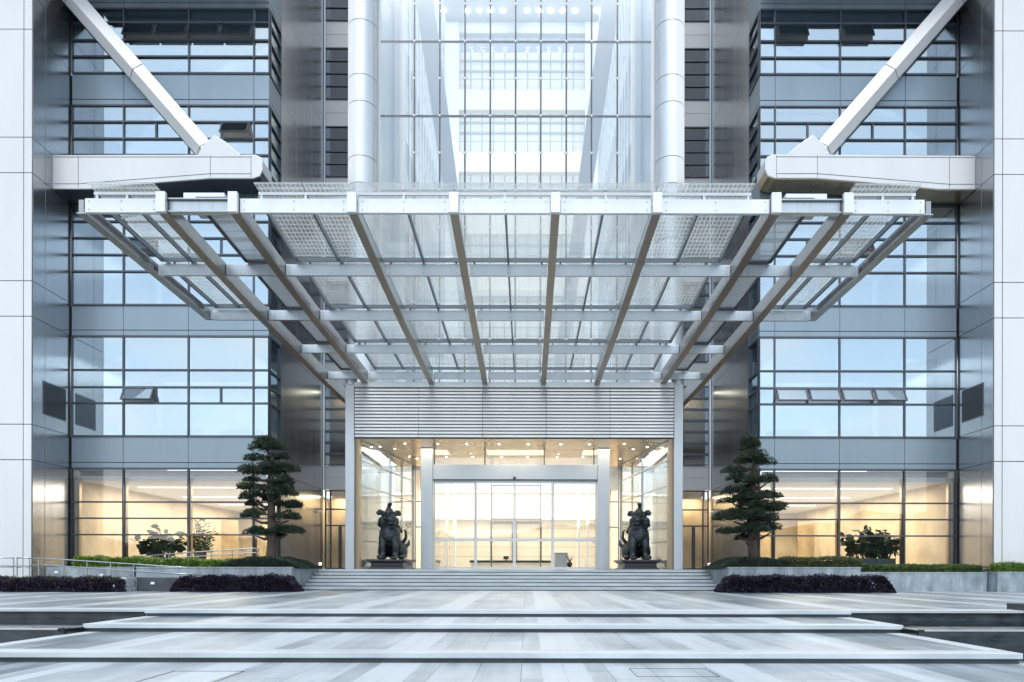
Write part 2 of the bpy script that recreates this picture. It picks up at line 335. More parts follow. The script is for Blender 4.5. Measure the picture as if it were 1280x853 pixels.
# pools beside the terraces
for sx in (-1, 1):
    tag(MB().box(sx * (HW + .03), sx * 40, Y1 - .02, Y1 + .6, -.045, .004).build('pool_coping', 'nosing'), kind='structure')
    tag(MB().box(sx * (HW + .03), sx * 40, Y1 + .02, Y1 + .1, -.9, -.047).build('pool_wall', 'pool_stone'), kind='structure')
    tag(MB().box(sx * (HW + .002), sx * 40, 12.45, Y1 + .015, -.35, -.20).build('water', 'water'), kind='structure')
    tag(MB().box(sx * (HW + .03), sx * 40, 12.25, 12.45, -.9, -.178).build('pool_weir', 'pool_stone'), kind='structure')
    tag(MB().box(sx * (HW + .03), sx * 40, 12.24, 12.30, -.20, -.174).build('pool_coping', 'nosing'), kind='structure')
    tag(MB().box(sx * (HW + .002), sx * 40, Y3 + .02, 12.24, -.7, -.47).build('water', 'water'), kind='structure')
# entrance steps and landing
st = MB()
for i in range(6):
    y = YS + .45 * i; z = .15 * (i + 1)
    st.box(-8.95, 8.8, y - .03, (y + .48) if i < 5 else 31.9, z - .115, z)
tag(st.build('steps', 'nosing', bevel=.006), kind='structure')
st = MB()
for i in range(6):
    y = YS + .45 * i; z = .15 * (i + 1)
    st.box(-8.95, 8.8, y + .01, 31.85, z - .15, z - .117)
tag(st.build('shaded_risers', 'granite_dark'), kind='structure')  # recessed strips, dark colour stands in for the shadow gap under each nosing
slab('landing', -11.3, 11.3, 31.9, 66, .897, 'step', .8)
slab('floor', -20.4, -11.3, 31.45, 50, .90, 'int_floor', .5)
slab('floor', 11.3, 20.4, 31.45, 50, .90, 'int_floor', .5)

# ================================================================== PIERS
PIERZ = [PZ(y, 29.06) for y in (172.9, 217.3, 352.3, 396.8, 531.6, 576)]
per = (PIERZ[0] - PIERZ[2])
zs = []
z = PIERZ[5]; d1 = PIERZ[4] - PIERZ[5]; d2 = PIERZ[3] - PIERZ[4]
while z < 44:
    zs += [z, z + d1]; z += per
zs = [z for z in zs if z < 44]; zs = [.0, 1.0] + zs + [45.0]
def panels_front(mb, x0, x1, y, zlist, gap=.032, th=.05):
    for a, b in zip(zlist[:-1], zlist[1:]): mb.box(x0 + gap / 2, x1 - gap / 2, y, y + th, a + gap / 2, b - gap / 2)
def panels_side(mb, x, y0, y1, zlist, s, gap=.022, th=.05):
    for a, b in zip(zlist[:-1], zlist[1:]): mb.box(x, x - s * th, y0 + gap / 2, y1 - gap / 2, a + gap / 2, b - gap / 2)
for sx, lab in ((-1, 'tall white panelled tower pier behind the ramp handrails'), (1, 'tall white panelled tower pier beyond the indoor plant window')):
    xi = 20.48
    e = empty('tower_pier', (sx * 25, 29.06, 0), lab, 'pier', 'tower piers flanking the facade')
    MB().box(sx * (xi + .06), sx * 34, 29.12, 40, 0, 45).build('core', 'joint', e)
    f = MB()
    for a, b in ((xi + .001, xi + .36), (xi + .36, xi + 3.2), (xi + 3.2, xi + 6.4), (xi + 6.4, xi + 9.6), (xi + 9.6, 34)):
        panels_front(f, min(sx * a, sx * b), max(sx * a, sx * b), 29.06, zs)
    f.build('front_cladding', 'white', e, bevel=.006)
    f = MB()
    for a, b in ((29.115, 29.86), (29.86, 31.9), (31.9, 36), (36, 40)):
        panels_side(f, sx * xi, a, b, zs, -sx)
    f.build('side_cladding', 'side', e, bevel=.004)
    v = MB(); z0, z1 = 7.62, 9.1
    v.box(sx * (xi - .012), sx * (xi + .02), 29.70, 31.2, z0, z1); v.build('vent_frame', 'mullion_lt', e)
    v = MB()
    for k in range(24):
        y = 29.76 + k * .06; v.box(sx * (xi - .03), sx * (xi - .013), y, y + .03, z0 + .05, z1 - .05)
    v.build('vent', 'dark_metal', e)

# ================================================================== WINGS
ZF = lambda y: CZ + (VY - y) / 27.09
YW = 31.5
floors = [  # sill, head, rows
    (ZF(711), ZF(587), [ZF(669.5), ZF(649), ZF(628.6)]),
    (ZF(546), ZF(421.5), [ZF(505), ZF(485), ZF(463.5)]),
    (ZF(382), ZF(257), [ZF(340.5), ZF(319.6), ZF(298.7), ZF(278)]),
    (ZF(217), ZF(133), [ZF(195), ZF(174.5), ZF(153.5)]),
    (ZF(92.5), ZF(12), [ZF(72), ZF(51.6), ZF(29.6)])]
XB = [11.32, 12.03, 15.03, 18.03, 20.42]
YB = 32.98
# open sashes: (side, floor, bay, sub x0, sub x1 in fraction of bay from the inner side, row index pair)
SASH = {(-1, 1): [(3, .0, .42, 1)], (-1, 2): [(2, .5, 1., 2), ], (-1, 3): [(1, .04, .5, 2)], (-1, 4): [(1, .0, .5, 3), (1, .5, 1., 3), (2, 0, .5, 3), (2, .5, 1, 3)],
        (1, 1): [(1, 0, .5, 1), (1, .5, 1., 1), (2, 0, .5, 1), (2, .5, 1., 1)], (1, 2): [(2, .0, .5, 2)], (1, 4): [(1, 0, .5, 3), (2, 0, .5, 3)]}
SASH[(-1, 1)] = [(2, .5, 1., 1)]
def bays(): return [(XB[i], XB[i + 1]) for i in range(4)]
for sx in (-1, 1):
    side_word = 'ramp side' if sx < 0 else 'indoor plant side'
    e = empty('office_wing', (sx * 16, YW, 0), ('glass and grey panel office wing above the pair of ramp handrails' if sx < 0 else 'glass and grey panel office wing with leafy plant inside its lowest window'), 'building', 'office wings beside the entrance')
    def X(a, b): return (min(sx * a, sx * b), max(sx * a, sx * b))
    # spandrels
    sp = MB(); jn = MB()
    edges = [(floors[i][1], floors[i + 1][0]) for i in range(4)] + [(floors[4][1], ZF(-32))]
    for i, (za, zb) in enumerate(edges):
        cap = .24
        sp = MB()
        for (a, b) in bays():
            x0, x1 = X(a, b)
            sp.box(x0 + .008, x1 - .008, YW, YW + .1, za + .30, zb - .06)
            sp.box(x0 + .008, x1 - .008, YW + .0, YW + .1, za + .05, za + .27)
        xs0, xs1 = sx * XB[0], sx * (XB[0] + .1)
        sp.box(xs0, xs1, YW + .11, YB, za + .30, zb - .06); sp.box(xs0, xs1, YW + .11, YB, za + .05, za + .27)
        sp.build('spandrel', 'spandrel', e, bevel=.006)
        jn.box(sx * (XB[0] + .03), sx * XB[4], YW + .03, YW + .35, za + .02, zb - .01)
        jn.box(sx * (XB[0] + .03), sx * (XB[0] + .3), YW + .35, YB, za + .02, zb - .01)
    jn.build('floor_edge', 'joint', e)
    # windows
    for fi, (z0, z1, rows) in enumerate(floors):
        gm = 'glass_ground' if fi == 0 else 'glass_wing'
        for bi in range(5):
            fr = MB(); wd = .055
            if bi < 4:
                a, b = bays()[bi]; x0, x1 = X(a, b)
                fr.box(x0, x0 + wd / 2, YW - .04, YW + .12, z0, z1); fr.box(x1 - wd / 2, x1, YW - .04, YW + .12, z0, z1)
                for z in rows: fr.box(x0 + wd / 2, x1 - wd / 2, YW - .05, YW + .08, z - .035, z + .035)
                fr.box(x0 + wd / 2, x1 - wd / 2, YW - .05, YW + .1, z0 - .05, z0 + .03); fr.box(x0 + wd / 2, x1 - wd / 2, YW - .03, YW + .1, z1 - .03, z1 + .04)
                sashes = [s for s in SASH.get((sx, fi), []) if s[0] == bi]
                if fi in (1, 3, 2) and bi in (1, 2):   # small division in the opening row
                    r = rows[{1: 0, 3: 1, 2: 1}[fi]], rows[{1: 1, 3: 2, 2: 2}[fi]]
                    xm = (x0 + x1) / 2; fr.box(xm - .04, xm + .04, YW - .03, YW + .08, r[0] + .036, r[1] - .036)
                fo = fr.build('window', 'mullion', e)
                # panes row by row; open sashes leave their hole
                cuts = [z0] + rows + [z1]; p = MB()
                for ri in range(len(cuts) - 1):
                    holes = [s for s in sashes if ri == {1: 1, 2: 2, 3: 2, 4: 2}[fi]]
                    za, zb = cuts[ri] + .03, cuts[ri + 1] - .03
                    segs = [(0, 1)]
                    for h in holes:
                        ns = []
                        for s0, s1 in segs:
                            if h[1] > s0 + 1e-3: ns.append((s0, min(h[1], s1)))
                            if h[2] < s1 - 1e-3: ns.append((max(h[2], s0), s1))
                            if h[1] >= s1 or h[2] <= s0: ns.append((s0, s1))
                        segs = list(dict.fromkeys(ns))
                        segs = [s for s in segs if not (s[0] < h[2] - 1e-3 and s[1] > h[1] + 1e-3)]
                    for s0, s1 in segs:
                        xa, xb = sx * (a + (b - a) * s0), sx * (a + (b - a) * s1)
                        xa, xb = min(xa, xb) + .02, max(xa, xb) - .02
                        p.box(xa, xb, YW + .03, YW + .045, za, zb)
                    for h in holes:
                        xa, xb = sx * (a + (b - a) * h[1]), sx * (a + (b - a) * h[2]); xa, xb = min(xa, xb) + .05, max(xa, xb) - .05
                        H = zb - za; an = R(27 if fi != 4 else 20); dy, dz = -math.sin(an) * H, -math.cos(an) * H
                        def q(x, t, off=0): return (x, YW - .06 + dy * t - off * math.cos(an), zb + dz * t + off * math.sin(an))
                        sf = MB(); 
                        def barq(xa_, xb_, t0, t1):
                            sf.hull8([q(xa_, t1), q(xb_, t1), q(xb_, t0), q(xa_, t0)], [q(xa_, t1, -.05), q(xb_, t1, -.05), q(xb_, t0, -.05), q(xa_, t0, -.05)])
                        barq(xa, xb, 0, .07); barq(xa, xb, .93, 1); barq(xa, xa + .06, .07, .93); barq(xb - .06, xb, .07, .93)
                        so_ = sf.build('open_sash', 'mullion', e)
                        pg = MB(); pg.hull8([q(xa + .06, .93, -.02), q(xb - .06, .93, -.02), q(xb - .06, .07, -.02), q(xa + .06, .07, -.02)], [q(xa + .06, .93, -.035), q(xb - .06, .93, -.035), q(xb - .06, .07, -.035), q(xa + .06, .07, -.035)])
                        pg.build('pane', gm, so_)
                        st_ = MB(); 
                        for xx in (xa + .02, xb - .02): st_.beam((xx, YW + .02, za + .15), q(xx, .6, -.06), .02, .03)
                        st_.build('stay', 'mullion_lt', so_)
                p.build('pane', gm, fo)
            else:
                xs = sx * XB[0]
                for yy in (YW + .001, YB - .06): fr.box(xs - sx * .04, xs + sx * .1, yy + (.12 if yy < 32 else 0), yy + (.18 if yy < 32 else .06), z0, z1)
                for z in rows + [z0, z1]: fr.box(xs - sx * .04, xs + sx * .1, YW + .12, YB - .06, z - .035, z + .035)
                fo = fr.build('window', 'mullion', e)
                MB().box(xs + sx * .04, xs + sx * .055, YW + .13, YB - .06, z0, z1).build('pane', gm, fo)
        # room behind
        ceil = z1 - (.5 if fi == 0 else .35)
        rm = MB()
        x0, x1 = X(11.6, 20.3); yb = 50 if fi == 0 else 39
        MB().box(x0, x1, YW + .36, yb, ceil, ceil + .2).build('ceiling', 'int_ceiling', e)
        if fi: MB().box(x0, x1, YW + .36, yb, z0 - .3, z0 - .1).build('floor_slab', 'int_floor', e)
        MB().box(x0, x1, YW + .45, YW + .5, ceil + .21, z1 - .02).build('ceiling_void', 'mullion_lt', e)
        if fi == 0:
            MB().box(sx * 20.3, sx * 20.38, YW + .2, yb, z0, ceil).build('inner_wall', 'ochre', e)
            MB().box(sx * 11.42, sx * 11.5, YB + .1, yb, z0, ceil).build('inner_wall', 'ochre', e)
            MB().box(x0, x1, yb, yb + .1, z0, ceil).build('rear_wall', 'ochre', e)
            pn = MB()
            for a_, b_ in ((13.2, 14.6), (15.4, 16.6), (18.2, 19.2)): pn.box(sx * a_, sx * b_, 44 + (a_ % 3), 44.2 + (a_ % 3), z0, z0 + 3.1)
            pn.build('screen_wall', 'ochre_dark', e)
            ll = MB()
            for yy in (34.4, 38.9, 43.5): ll.box(sx * 12.4, sx * 19.0, yy, yy + .06, ceil - .03, ceil - .005)
            ll.build('linear_light', 'lamp_soft', e)
            sc_ = MB()
            for xx in (12.03, 15.03, 18.03, 20.2): sc_.box(sx * (xx - .07), sx * (xx + .07), YW + .13, YW + .3, z0, z1 - .4)
            sc_.build('inner_post', 'bronze', e)
            area('room_light', (sx * 16, 36.5, ceil - .1), 7, 7, 470, (1, .87, .70))
            area('room_light', (sx * 16, 44.5, ceil - .1), 7, 6, 400, (1, .88, .72))
        else:
            MB().box(x0, x1, yb, yb + .1, z0, ceil).build('rear_wall', 'int_grey', e)
            bl = MB()
            for bi in range(4):
                a, b = bays()[bi]; k = random.random()
                if fi == 1: drop = .45 * (z1 - z0) if bi in (1, 2) else .2 * (z1 - z0)
                else: drop = k * .35 * (z1 - z0)
                bl.box(sx * (a + .06), sx * (b - .06), YW + .16, YW + .17, z1 - drop, z1)
            bl.build('roller_blind', 'blind', e)
            area('room_light', (sx * 16, 35.5, ceil - .1), 7, 5, {1: 170, 2: 90, 3: 60, 4: 35}[fi], (.92, .97, 1))  # added fill, makes the upper rooms look paler through the glass
            if sx < 0 and fi == 3: area('room_light', (sx * 16, 34.5, ceil - .1), 6, 3, 240, (1, .86, .66))
            if sx > 0 and fi == 2: area('room_light', (sx * 16.5, 34.5, ceil - .1), 6, 3, 260, (1, .88, .72))  # added warm light, stands in for a cream sky reflection on this floor
            if fi == 1:   # desks and shrubby office plants seen through the glass
                dk = MB(); dk.box(sx * 12.6, sx * 14.6, 33.5, 34.3, z0, z0 + .75); dk.box(sx * 15.6, sx * 17.6, 33.5, 34.3, z0, z0 + .8)
                dk.build('desk', 'int_grey', e)
    # roof block and return wall
    MB().box(sx * 11.36, sx * 20.45, 28.4, 40, ZF(-32) + .12, 41).build('upper_storeys', 'side', e)
    MB().box(sx * 11.36, sx * 20.45, 28.38, YW + .3, ZF(-32) + .02, ZF(-32) + .118).build('shaded_soffit', 'mullion', e)  # dark plate: the overhang's shade is put into its colour
    wz = [0.0] + [zz for zz in (ZF(587), ZF(546), ZF(421.5), ZF(382), ZF(257), ZF(217), ZF(133), ZF(92.5), ZF(12), ZF(-32))] + [31.5, 32.9, 36, 37.4, 41]
    f = MB()
    for a, b in ((YB + .02, 35.3), (35.3, 37.7), (37.7, 40.0)): panels_side(f, sx * 11.34, a, b, wz, -sx, .02)
    f.build('return_wall', 'side', e, bevel=.004)
    MB().box(sx * 11.40, sx * 11.45, YB + .02, 40, 0, 41).build('return_backing', 'joint', e)
    MB().box(sx * 11.30, sx * 11.36, YB - .02, YB + .015, 0, 41).build('corner_trim', 'mullion_lt', e)

# ================================================================== RECESSED WINDOW STRIPS (Y = 40)
YR = 40.0
rz = [(floors[1][0], floors[1][1]), (floors[2][0], floors[2][1]), (19.17, 22.27), (23.9, 26.8), (28.45, 31.4), (33.05, 36.0)]
for sx in (-1, 1):
    e = empty('stair_tower', (sx * 10, YR, 0), 'recessed strip of small windows over a side door, ' + ('ramp side' if sx < 0 else 'indoor plant side'), 'building', 'recessed facade strips')
    x0, x1 = sx * 11.33, sx * 8.8
    xa, xb = min(x0, x1), max(x0, x1)
    f = MB(); zprev = floors[0][1]
    for (a, b) in rz + [(41, 41)]:
        mid = (zprev + a) / 2
        f = MB(); f.box(xa, xb, YR, YR + .1, zprev + .05, mid - .01); f.box(xa, xb, YR, YR + .1, mid + .01, a - .05); f.box(xa + .01, xb - .01, YR + .03, YR + .09, zprev + .06, a - .06); zprev = b
        if a < 40.9 or True: f.build('spandrel', 'recess_panel', e)
    MB().box(xa, xb, YR + 1.2, YR + 1.4, 0, 41).build('inner_wall', 'ochre', e)
    MB().box(sx * 11.3, sx * 11.22, YR - .12, YR, floors[0][1], 41).build('edge_trim', 'steel', e)
    for wi, (a, b) in enumerate(rz):
        fr = MB(); k = 7 if wi < 2 else 4
        for i in range(k + 1):
            z = a + (b - a) * i / k; fr.box(xa + .1, xb - .1, YR - .06, YR + .06, z - (.11 if wi < 2 and 0 < i < k else .03), z + .03)
        fr.box(xa + .02, xa + .1, YR - .06, YR + .06, a, b); fr.box(xb - .1, xb - .02, YR - .06, YR + .06, a, b)
        fo = fr.build('window', 'mullion', e); MB().box(xa + .1, xb - .1, YR + .0, YR + .015, a, b).build('pane', 'glass_dark', fo)
        if wi == 0: area('stair_light', (sx * 10.1, YR + .6, b - .2), 1.6, .5, 60, (1, .75, .45))
    # glass side door
    fr = MB(); a, b = .9, floors[0][1]
    xc = sx * 10.35
    for xx in (sx * 11.2, sx * 10.9, xc + .05, xc - .05, sx * 9.6, sx * 9.1): fr.box(xx - .04, xx + .04, YR - .05, YR + .05, a, b if xx not in (xc + .05, xc - .05) else a + 2.5)
    for z in (a + .04, a + 2.55, a + 3.5, b - .03): fr.box(sx * 11.2, sx * 9.1, YR - .05, YR + .05, z - .04, z + .04)
    fo = fr.build('side_door', 'mullion', e); MB().box(xa, xb, YR, YR + .012, a, b).build('pane', 'glass_clear', fo)
    h = MB()
    for s in (-1, 1): h.tube([(xc + s * .16, YR - .1, a + .8), (xc + s * .16, YR - .1, a + 1.8)], .02, 8)
    h.build('handle', 'steel', fo)
    area('door_light', (sx * 10.1, YR + .6, 5.2), 1.6, .6, 40, (1, .75, .45))

# ================================================================== STEEL ARMS WITH DIAGONAL BRACES
for sx in (-1, 1):
    Ya = 30.3
    e = empty('steel_outrigger', (sx * 16, Ya, 18), 'white steel arm with diagonal brace, ' + ('dark underside, over the ramp side of the canopy' if sx < 0 else 'underside coloured as a warm golden reflection, over the indoor plant side of the canopy'), 'steel arm', 'white braced steel arms')
    Q = lambda px, py: (PX(px, Ya) - .0, PZ(py, Ya))
    left = [(64.4, 195), (318, 193.8), (325, 197), (327.2, 203), (327.2, 213), (324, 221), (315, 224), (262, 224), (200, 229), (110, 237.5), (64.4, 237.5)]
    poly = [Q(*p) for p in left]
    off = 0
    if sx > 0:
        poly = [(-x, z + .05) for x, z in poly]
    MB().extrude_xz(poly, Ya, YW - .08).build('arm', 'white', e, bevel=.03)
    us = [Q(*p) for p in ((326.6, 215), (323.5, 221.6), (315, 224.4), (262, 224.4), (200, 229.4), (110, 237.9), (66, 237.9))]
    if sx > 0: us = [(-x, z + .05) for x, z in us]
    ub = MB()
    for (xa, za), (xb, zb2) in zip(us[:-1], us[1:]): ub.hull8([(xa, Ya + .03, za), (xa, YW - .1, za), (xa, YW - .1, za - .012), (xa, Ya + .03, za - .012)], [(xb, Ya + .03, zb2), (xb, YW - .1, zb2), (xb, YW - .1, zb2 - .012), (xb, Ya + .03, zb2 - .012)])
    ub.build('underside', 'dark_metal' if sx < 0 else 'bronze_ceiling', e)  # bronze colour paints in a warm reflection under the one arm
    jt = MB()
    def jl(p, q):
        a = Q(*p); b = Q(*q); 
        if sx > 0: a = (-a[0], a[1] + .05); b = (-b[0], b[1] + .05)
        jt.beam((a[0], Ya - .003, a[1]), (b[0], Ya - .003, b[1]), .012, .018, up=Vector((0, -1, 0)) if False else Vector((0, 1, 0)))
    jl((97, 196), (97, 236)); jl((262, 195), (262, 222.5)); jl((313, 195), (313, 222.5)); jl((66, 197.5), (313, 197)); jl((66, 231), (97, 231)); jl((97, 231), (262, 218)); jl((262, 218), (313, 218))
    jt.build('panel_joint', 'joint', e)
    # brace: five sided section with a ridge
    p0 = P(262, 196, Ya); p1 = P(105, 16, Ya); d = (p1 - p0); p1 = p0 + d * 1.22
    d.normalize(); nrm = Vector((-d.z, 0, d.x))
    if nrm.z < 0: nrm = -nrm
    W = .42
    sec = [(-W, .25), (-W * .15, -.0), (W, .12), (W, .8), (-W, .8)]
    mb = MB(); A = [p0 + nrm * a + Vector((0, b, 0)) for a, b in sec]; B = [p1 + nrm * a + Vector((0, b, 0)) for a, b in sec]
    if sx > 0: A = [Vector((-a.x, a.y, a.z + .05)) for a in A]; B = [Vector((-a.x, a.y, a.z + .05)) for a in B]
    mb.v = [tuple(a) for a in A + B]; k = 5
    mb.f = [tuple(range(k)), tuple(range(2 * k - 1, k - 1, -1))] + [(i, (i + 1) % k, k + (i + 1) % k, k + i) for i in range(k)]
    mb.build('diagonal_brace', 'white', e, bevel=.01)
    gp = [Q(*p) for p in ((258, 194), (240, 178), (262, 158), (276, 173), (306, 193.8))]
    gp = [Q(246, 194.5), Q(254, 181), Q(267, 169), Q(278, 176), Q(300, 194.5)]
    if sx > 0: gp = [(-x, z + .05) for x, z in gp]
    MB().extrude_xz(gp, Ya + .004, Ya + .78).build('gusset', 'white', e, bevel=.02)
    jt = MB()
    for t in (.06, .5, .93):
        c = p0 + (p1 - p0) * t
        a = c + nrm * W; b = c - nrm * W * .15; c2 = c - nrm * W
        pts = [a + Vector((0, .115, 0)), b + Vector((0, -.005, 0)), c2 + Vector((0, .245, 0))]
        if sx > 0: pts = [Vector((-q.x, q.y, q.z + .05)) for q in pts]
        jt.beam(pts[0], pts[1], .015, .015); jt.beam(pts[1], pts[2], .015, .015)
    jt.build('brace_joint', 'joint', e)

# ================================================================== ROUND COLUMNS
for sx in (-1, 1):
    cx = sx * 8.10; Yc = 36.0
    e = empty('round_column', (cx, Yc, 9.5), 'tall round metal clad column beside the atrium glass, ' + ('ramp side' if sx < 0 else 'indoor plant side'), 'column', 'round columns by the atrium')
    ys = [9, 38, 105, 138, 205]; zz = []
    z = PZ(205, Yc) - 8.5; zall = []
    a = PZ(205, Yc); dd = (PZ(138, Yc) - a, PZ(105, Yc) - PZ(138, Yc))
    z = a - dd[0] - dd[1]; seq = [9.5, z - dd[1], ] ; 
    cur = z
    seq = [9.5, z - dd[1]]
    while cur < 40: seq += [cur, cur + dd[0]]; cur += dd[0] + dd[1]
    cl = MB()
    for q0, q1 in zip(seq[:-1], seq[1:]):
        cl.tube([(cx, Yc, q0 + .015), (cx, Yc, q1 - .015)], .75, 40, cap=False)
    o = cl.build('cladding', 'column', e, smooth=False)
    for p in o.data.polygons: p.use_smooth = len(p.vertices) == 4
    MB().tube([(cx, Yc, 9.5), (cx, Yc, seq[-1])], .73, 24).build('core', 'joint', e)

# ================================================================== ATRIUM
YG = 36.5
at = empty('glass_atrium', (0, YG, 9.4), 'tall bright glass atrium rising above the canopy between two round columns', 'atrium')
xv = [PX(p, YG) for p in (475, 516.5, 548.5, 580, 611.7, 643.4, 675, 707, 738.6, 770.9, 813)]
zrow = [PZ(238 - 93.2 * k, YG) for k in range(-2, 6)]
zr = [z for z in zrow if z > 9.3 and z < 41]; zr = [9.4] + zr + [41]
for i in range(len(xv) - 1):
    for j in range(len(zr) - 1):
        MB().box(xv[i] + .008, xv[i + 1] - .008, YG, YG + .02, zr[j] + .008, zr[j + 1] - .008).build('glass_panel', 'glass_clear', at)
for x in xv[1:-1]:
    r = MB().tube([(x, YG + .12, 9.4), (x, YG + .12, 41)], .048, 8)
    o = r.build('tension_rod', 'rod', at)
for z in zr[1:-1]:
    MB().box(xv[0], xv[-1], YG + .03, YG + .10, z - .045, z + .045).build('transom', 'rod', at)
def clamp(sp, x, z):
    sp.beam((x - .12, YG + .03, z + .07), (x + .12, YG + .03, z + .07), .03, .03); sp.beam((x - .06, YG + .05, z - .02), (x - .12, YG + .03, z + .07), .03, .03); sp.beam((x + .06, YG + .05, z - .02), (x + .12, YG + .03, z + .07), .03, .03)
    sp.disc((x, YG - .015, z), .045, 8, 'y', .05); return sp
rest = MB(); cm = None; ncl = 0
for j in range(len(zr) - 1):
    for z in ((zr[j] + zr[j + 1]) / 2, zr[j + 1]):
        for x in xv[1:-1]:
            if 12 < z < 33.5 and ncl < 99:
                ncl += 1
                if cm is None: co_ = clamp(MB(), 0, 0).build('glass_clamp', 'white_metal', at); cm = co_
                else: co_ = cm.copy(); COL.objects.link(co_)
                co_.location = (x, 0, z)
            elif z < 40.9: clamp(rest, x, z)
tag(rest.build('far_glass_clamps', 'white_metal', at), kind='stuff')
for sx in (-1, 1):
    xe = xv[0] if sx < 0 else xv[-1]
    MB().box(xe, xe + sx * .22, YG - .1, YG + .3, 9.4, 41).build('edge_frame', 'white_metal', at)
    MB().box(sx * 8.55, sx * 8.8, YG, YR, 9.4, 41).build('edge_wall', 'side', at)
# interior of the atrium
MB().box(-9, 9, YG + .3, 66, 8.7, 9.3).build('atrium_floor', 'white_int', at)
MB().box(-9.3, 9.3, 66.2, 66.4, 9, 57).build('rear_wall_backing', 'glass_clear', at)
Yr = 66.0
rw = MB(); stp = 5.95; zb = [40.9 + stp * k - .0 for k in range(-5, 2)]
for z in zb: rw.box(-7.25, 7.25, Yr - .6, Yr, z - 1.9, z)
rw.build('gallery_front', M['pale_cream'], at)
rw = MB()
for z in zb:
    for q in (2.1, 3.1): rw.box(-6.05, 6.05, Yr - .1, Yr, z + q, z + q + .16)
    rw.box(-7.25, 7.25, Yr - .65, Yr - .61, z + .95, z + 1.03)
for x in np.linspace(-6.05, 6.05, 12): rw.box(x - .05, x + .05, Yr - .05, Yr, 9.3, 57)
rw.build('rear_mullions', 'rear_frame', at)
for sx in (-1, 1): MB().box(sx * 6.05, sx * 7.3, Yr - .7, Yr + .1, 9.3, 57).build('corner_pier', 'white_int', at)
bl = MB()
for i, z in enumerate(zb): bl.box(-6.0, 6.0, Yr + .05, Yr + .06, z + .1, z + stp - 1.9)
bl.build('sky_blind', M['translucent'], at)
cl = MB(); cl.box(-7.3, 7.3, 57.5, 66, 53.3, 53.6); cl.box(-6.04, 6.04, 65.3, 65.9, 52.2, 53.29); cl.build('ceiling', 'atrium_grey', at)
dl = MB()
for px in (510, 553, 583, 598, 612, 628, 658, 673, 687, 702, 718, 745, 777, 790): dl.disc((PX(px, 64.0), 64.0, 53.25), .20, 12, 'z', .03)
dl.build('ceiling_lamps', 'lamp_cool', at)
for sx in (-1, 1):
    MB().box(sx * 7.28, sx * 7.4, YG + .3, 40.3, 9.3, 57).build('side_glazing_frame', simple('pale_blue_panel' + str(sx), (.33, .50, .64), .3), at)
    MB().box(sx * 6.95, sx * 7.4, 40.3, 42.0, 9.3, 57).build('corner_pier', 'white_int', at)
    s_ = MB()
    for z in zb: s_.box(sx * 7.39, sx * 9.2, 42.0, 65.4, z - 1.9, z - .9); s_.box(sx * 7.39, sx * 7.45, 42.0, 65.4, z - .9, z + .1); s_.box(sx * 7.39, sx * 7.45, 42.0, 65.4, z + 2.0, z + 2.2); s_.box(sx * 7.39, sx * 7.45, 42.0, 65.4, z + 3.1, z + 3.2)
    s_.build('side_gallery', 'atrium_grey', at)
    s_ = MB()
    for k in range(16):
        y = 42.5 + k * 1.45; s_.box(sx * 7.29, sx * 7.38, y, y + .06, 9.3, 57)
    s_.build('side_fins', 'rear_frame', at)
    MB().box(sx * 9.2, sx * 9.3, 42, 66, 9.3, 57).build('side_wall', simple('pale_wall' + str(sx), (.80, .84, .87), .6), at)
    db = MB(); db.beam((sx * 2.4, 41, 12), (sx * 6.96, 41, 45), .70, .9, up=Vector((0, 1, 0)), w2=1.2); db.build('raking_strut', simple('strut_paint' + str(sx), (.50, .54, .60), .45), at)
rf = MB()
for y in np.linspace(YG, 66, 12): rf.box(-9.3, 9.3, y - .1, y + .1, 57, 57.4)
rf.build('roof_beams', 'white_int', at)
for z in (15, 27, 39, 51):
    pass
area('atrium_fill', (0, 52, 56.5), 14, 24, 2400, (.96, .98, 1.0))  # added overhead fill to brighten the atrium, not a fitting
for sx in (-1, 1): area('gallery_fill', (sx * 9.1, 54, 32), 22, 44, 1700, (1, .98, .95), (0, R(90) * sx, 0))  # added wall-sized fills brightening the galleries
area('rear_fill', (0, 67.5, 32), 12, 46, 1100, (1, .99, .97), (R(-90), 0, 0))  # added fill behind the rear blinds, no lamp there

# ================================================================== ENTRANCE PORTAL
YP = 32.0
po = empty('entrance_portal', (0, YP, .9), 'white entrance portal with slatted fascia and bronze ceiling over the doors', 'portal')
ZP0, ZP1 = PZ(547, YP), PZ(485, YP)
for sx in (-1, 1):
    MB().box(sx * 7.50, sx * 7.92, YP, YP + .5, .9, PZ(481, YP)).build('column', 'column', po, bevel=.02)
    MB().box(sx * 7.30, sx * 7.498, YP + .25, YP + .6, .9, ZP0).build('jamb', 'bronze', po)
    MB().tube([(sx * 7.7, YP + .25, PZ(481, YP)), (sx * 7.7, YP + .25, PZ(472, YP))], .28, 24).build('column_head', 'white_metal', po)
MB().box(-7.48, 7.48, YP - .02, YP + .35, ZP1 + .02, PZ(478, YP)).build('top_trim', 'white_metal', po)
MB().box(-7.49, 7.49, YP + .2, YP + .3, ZP0, ZP1 + .02).build('fascia_backing', 'joint', po)
sl_ = MB(); ns = 15; pit = (ZP1 - ZP0) / ns
for k in range(ns):
    z = ZP0 + k * pit
    for xa, xb in ((-7.48, -4.49), (-4.47, -1.49), (-1.47, 1.49), (1.51, 4.49), (4.51, 7.48)):
        sl_.hull8([(xa, YP + .14, z + .012), (xb, YP + .14, z + .012), (xb, YP + .0, z + .02), (xa, YP + .0, z + .02)], [(xa, YP + .14, z + pit * .90), (xb, YP + .14, z + pit * .90), (xb, YP + .05, z + pit * .86), (xa, YP + .05, z + pit * .86)])
sl_.build('louvre_slats', 'slat', po)
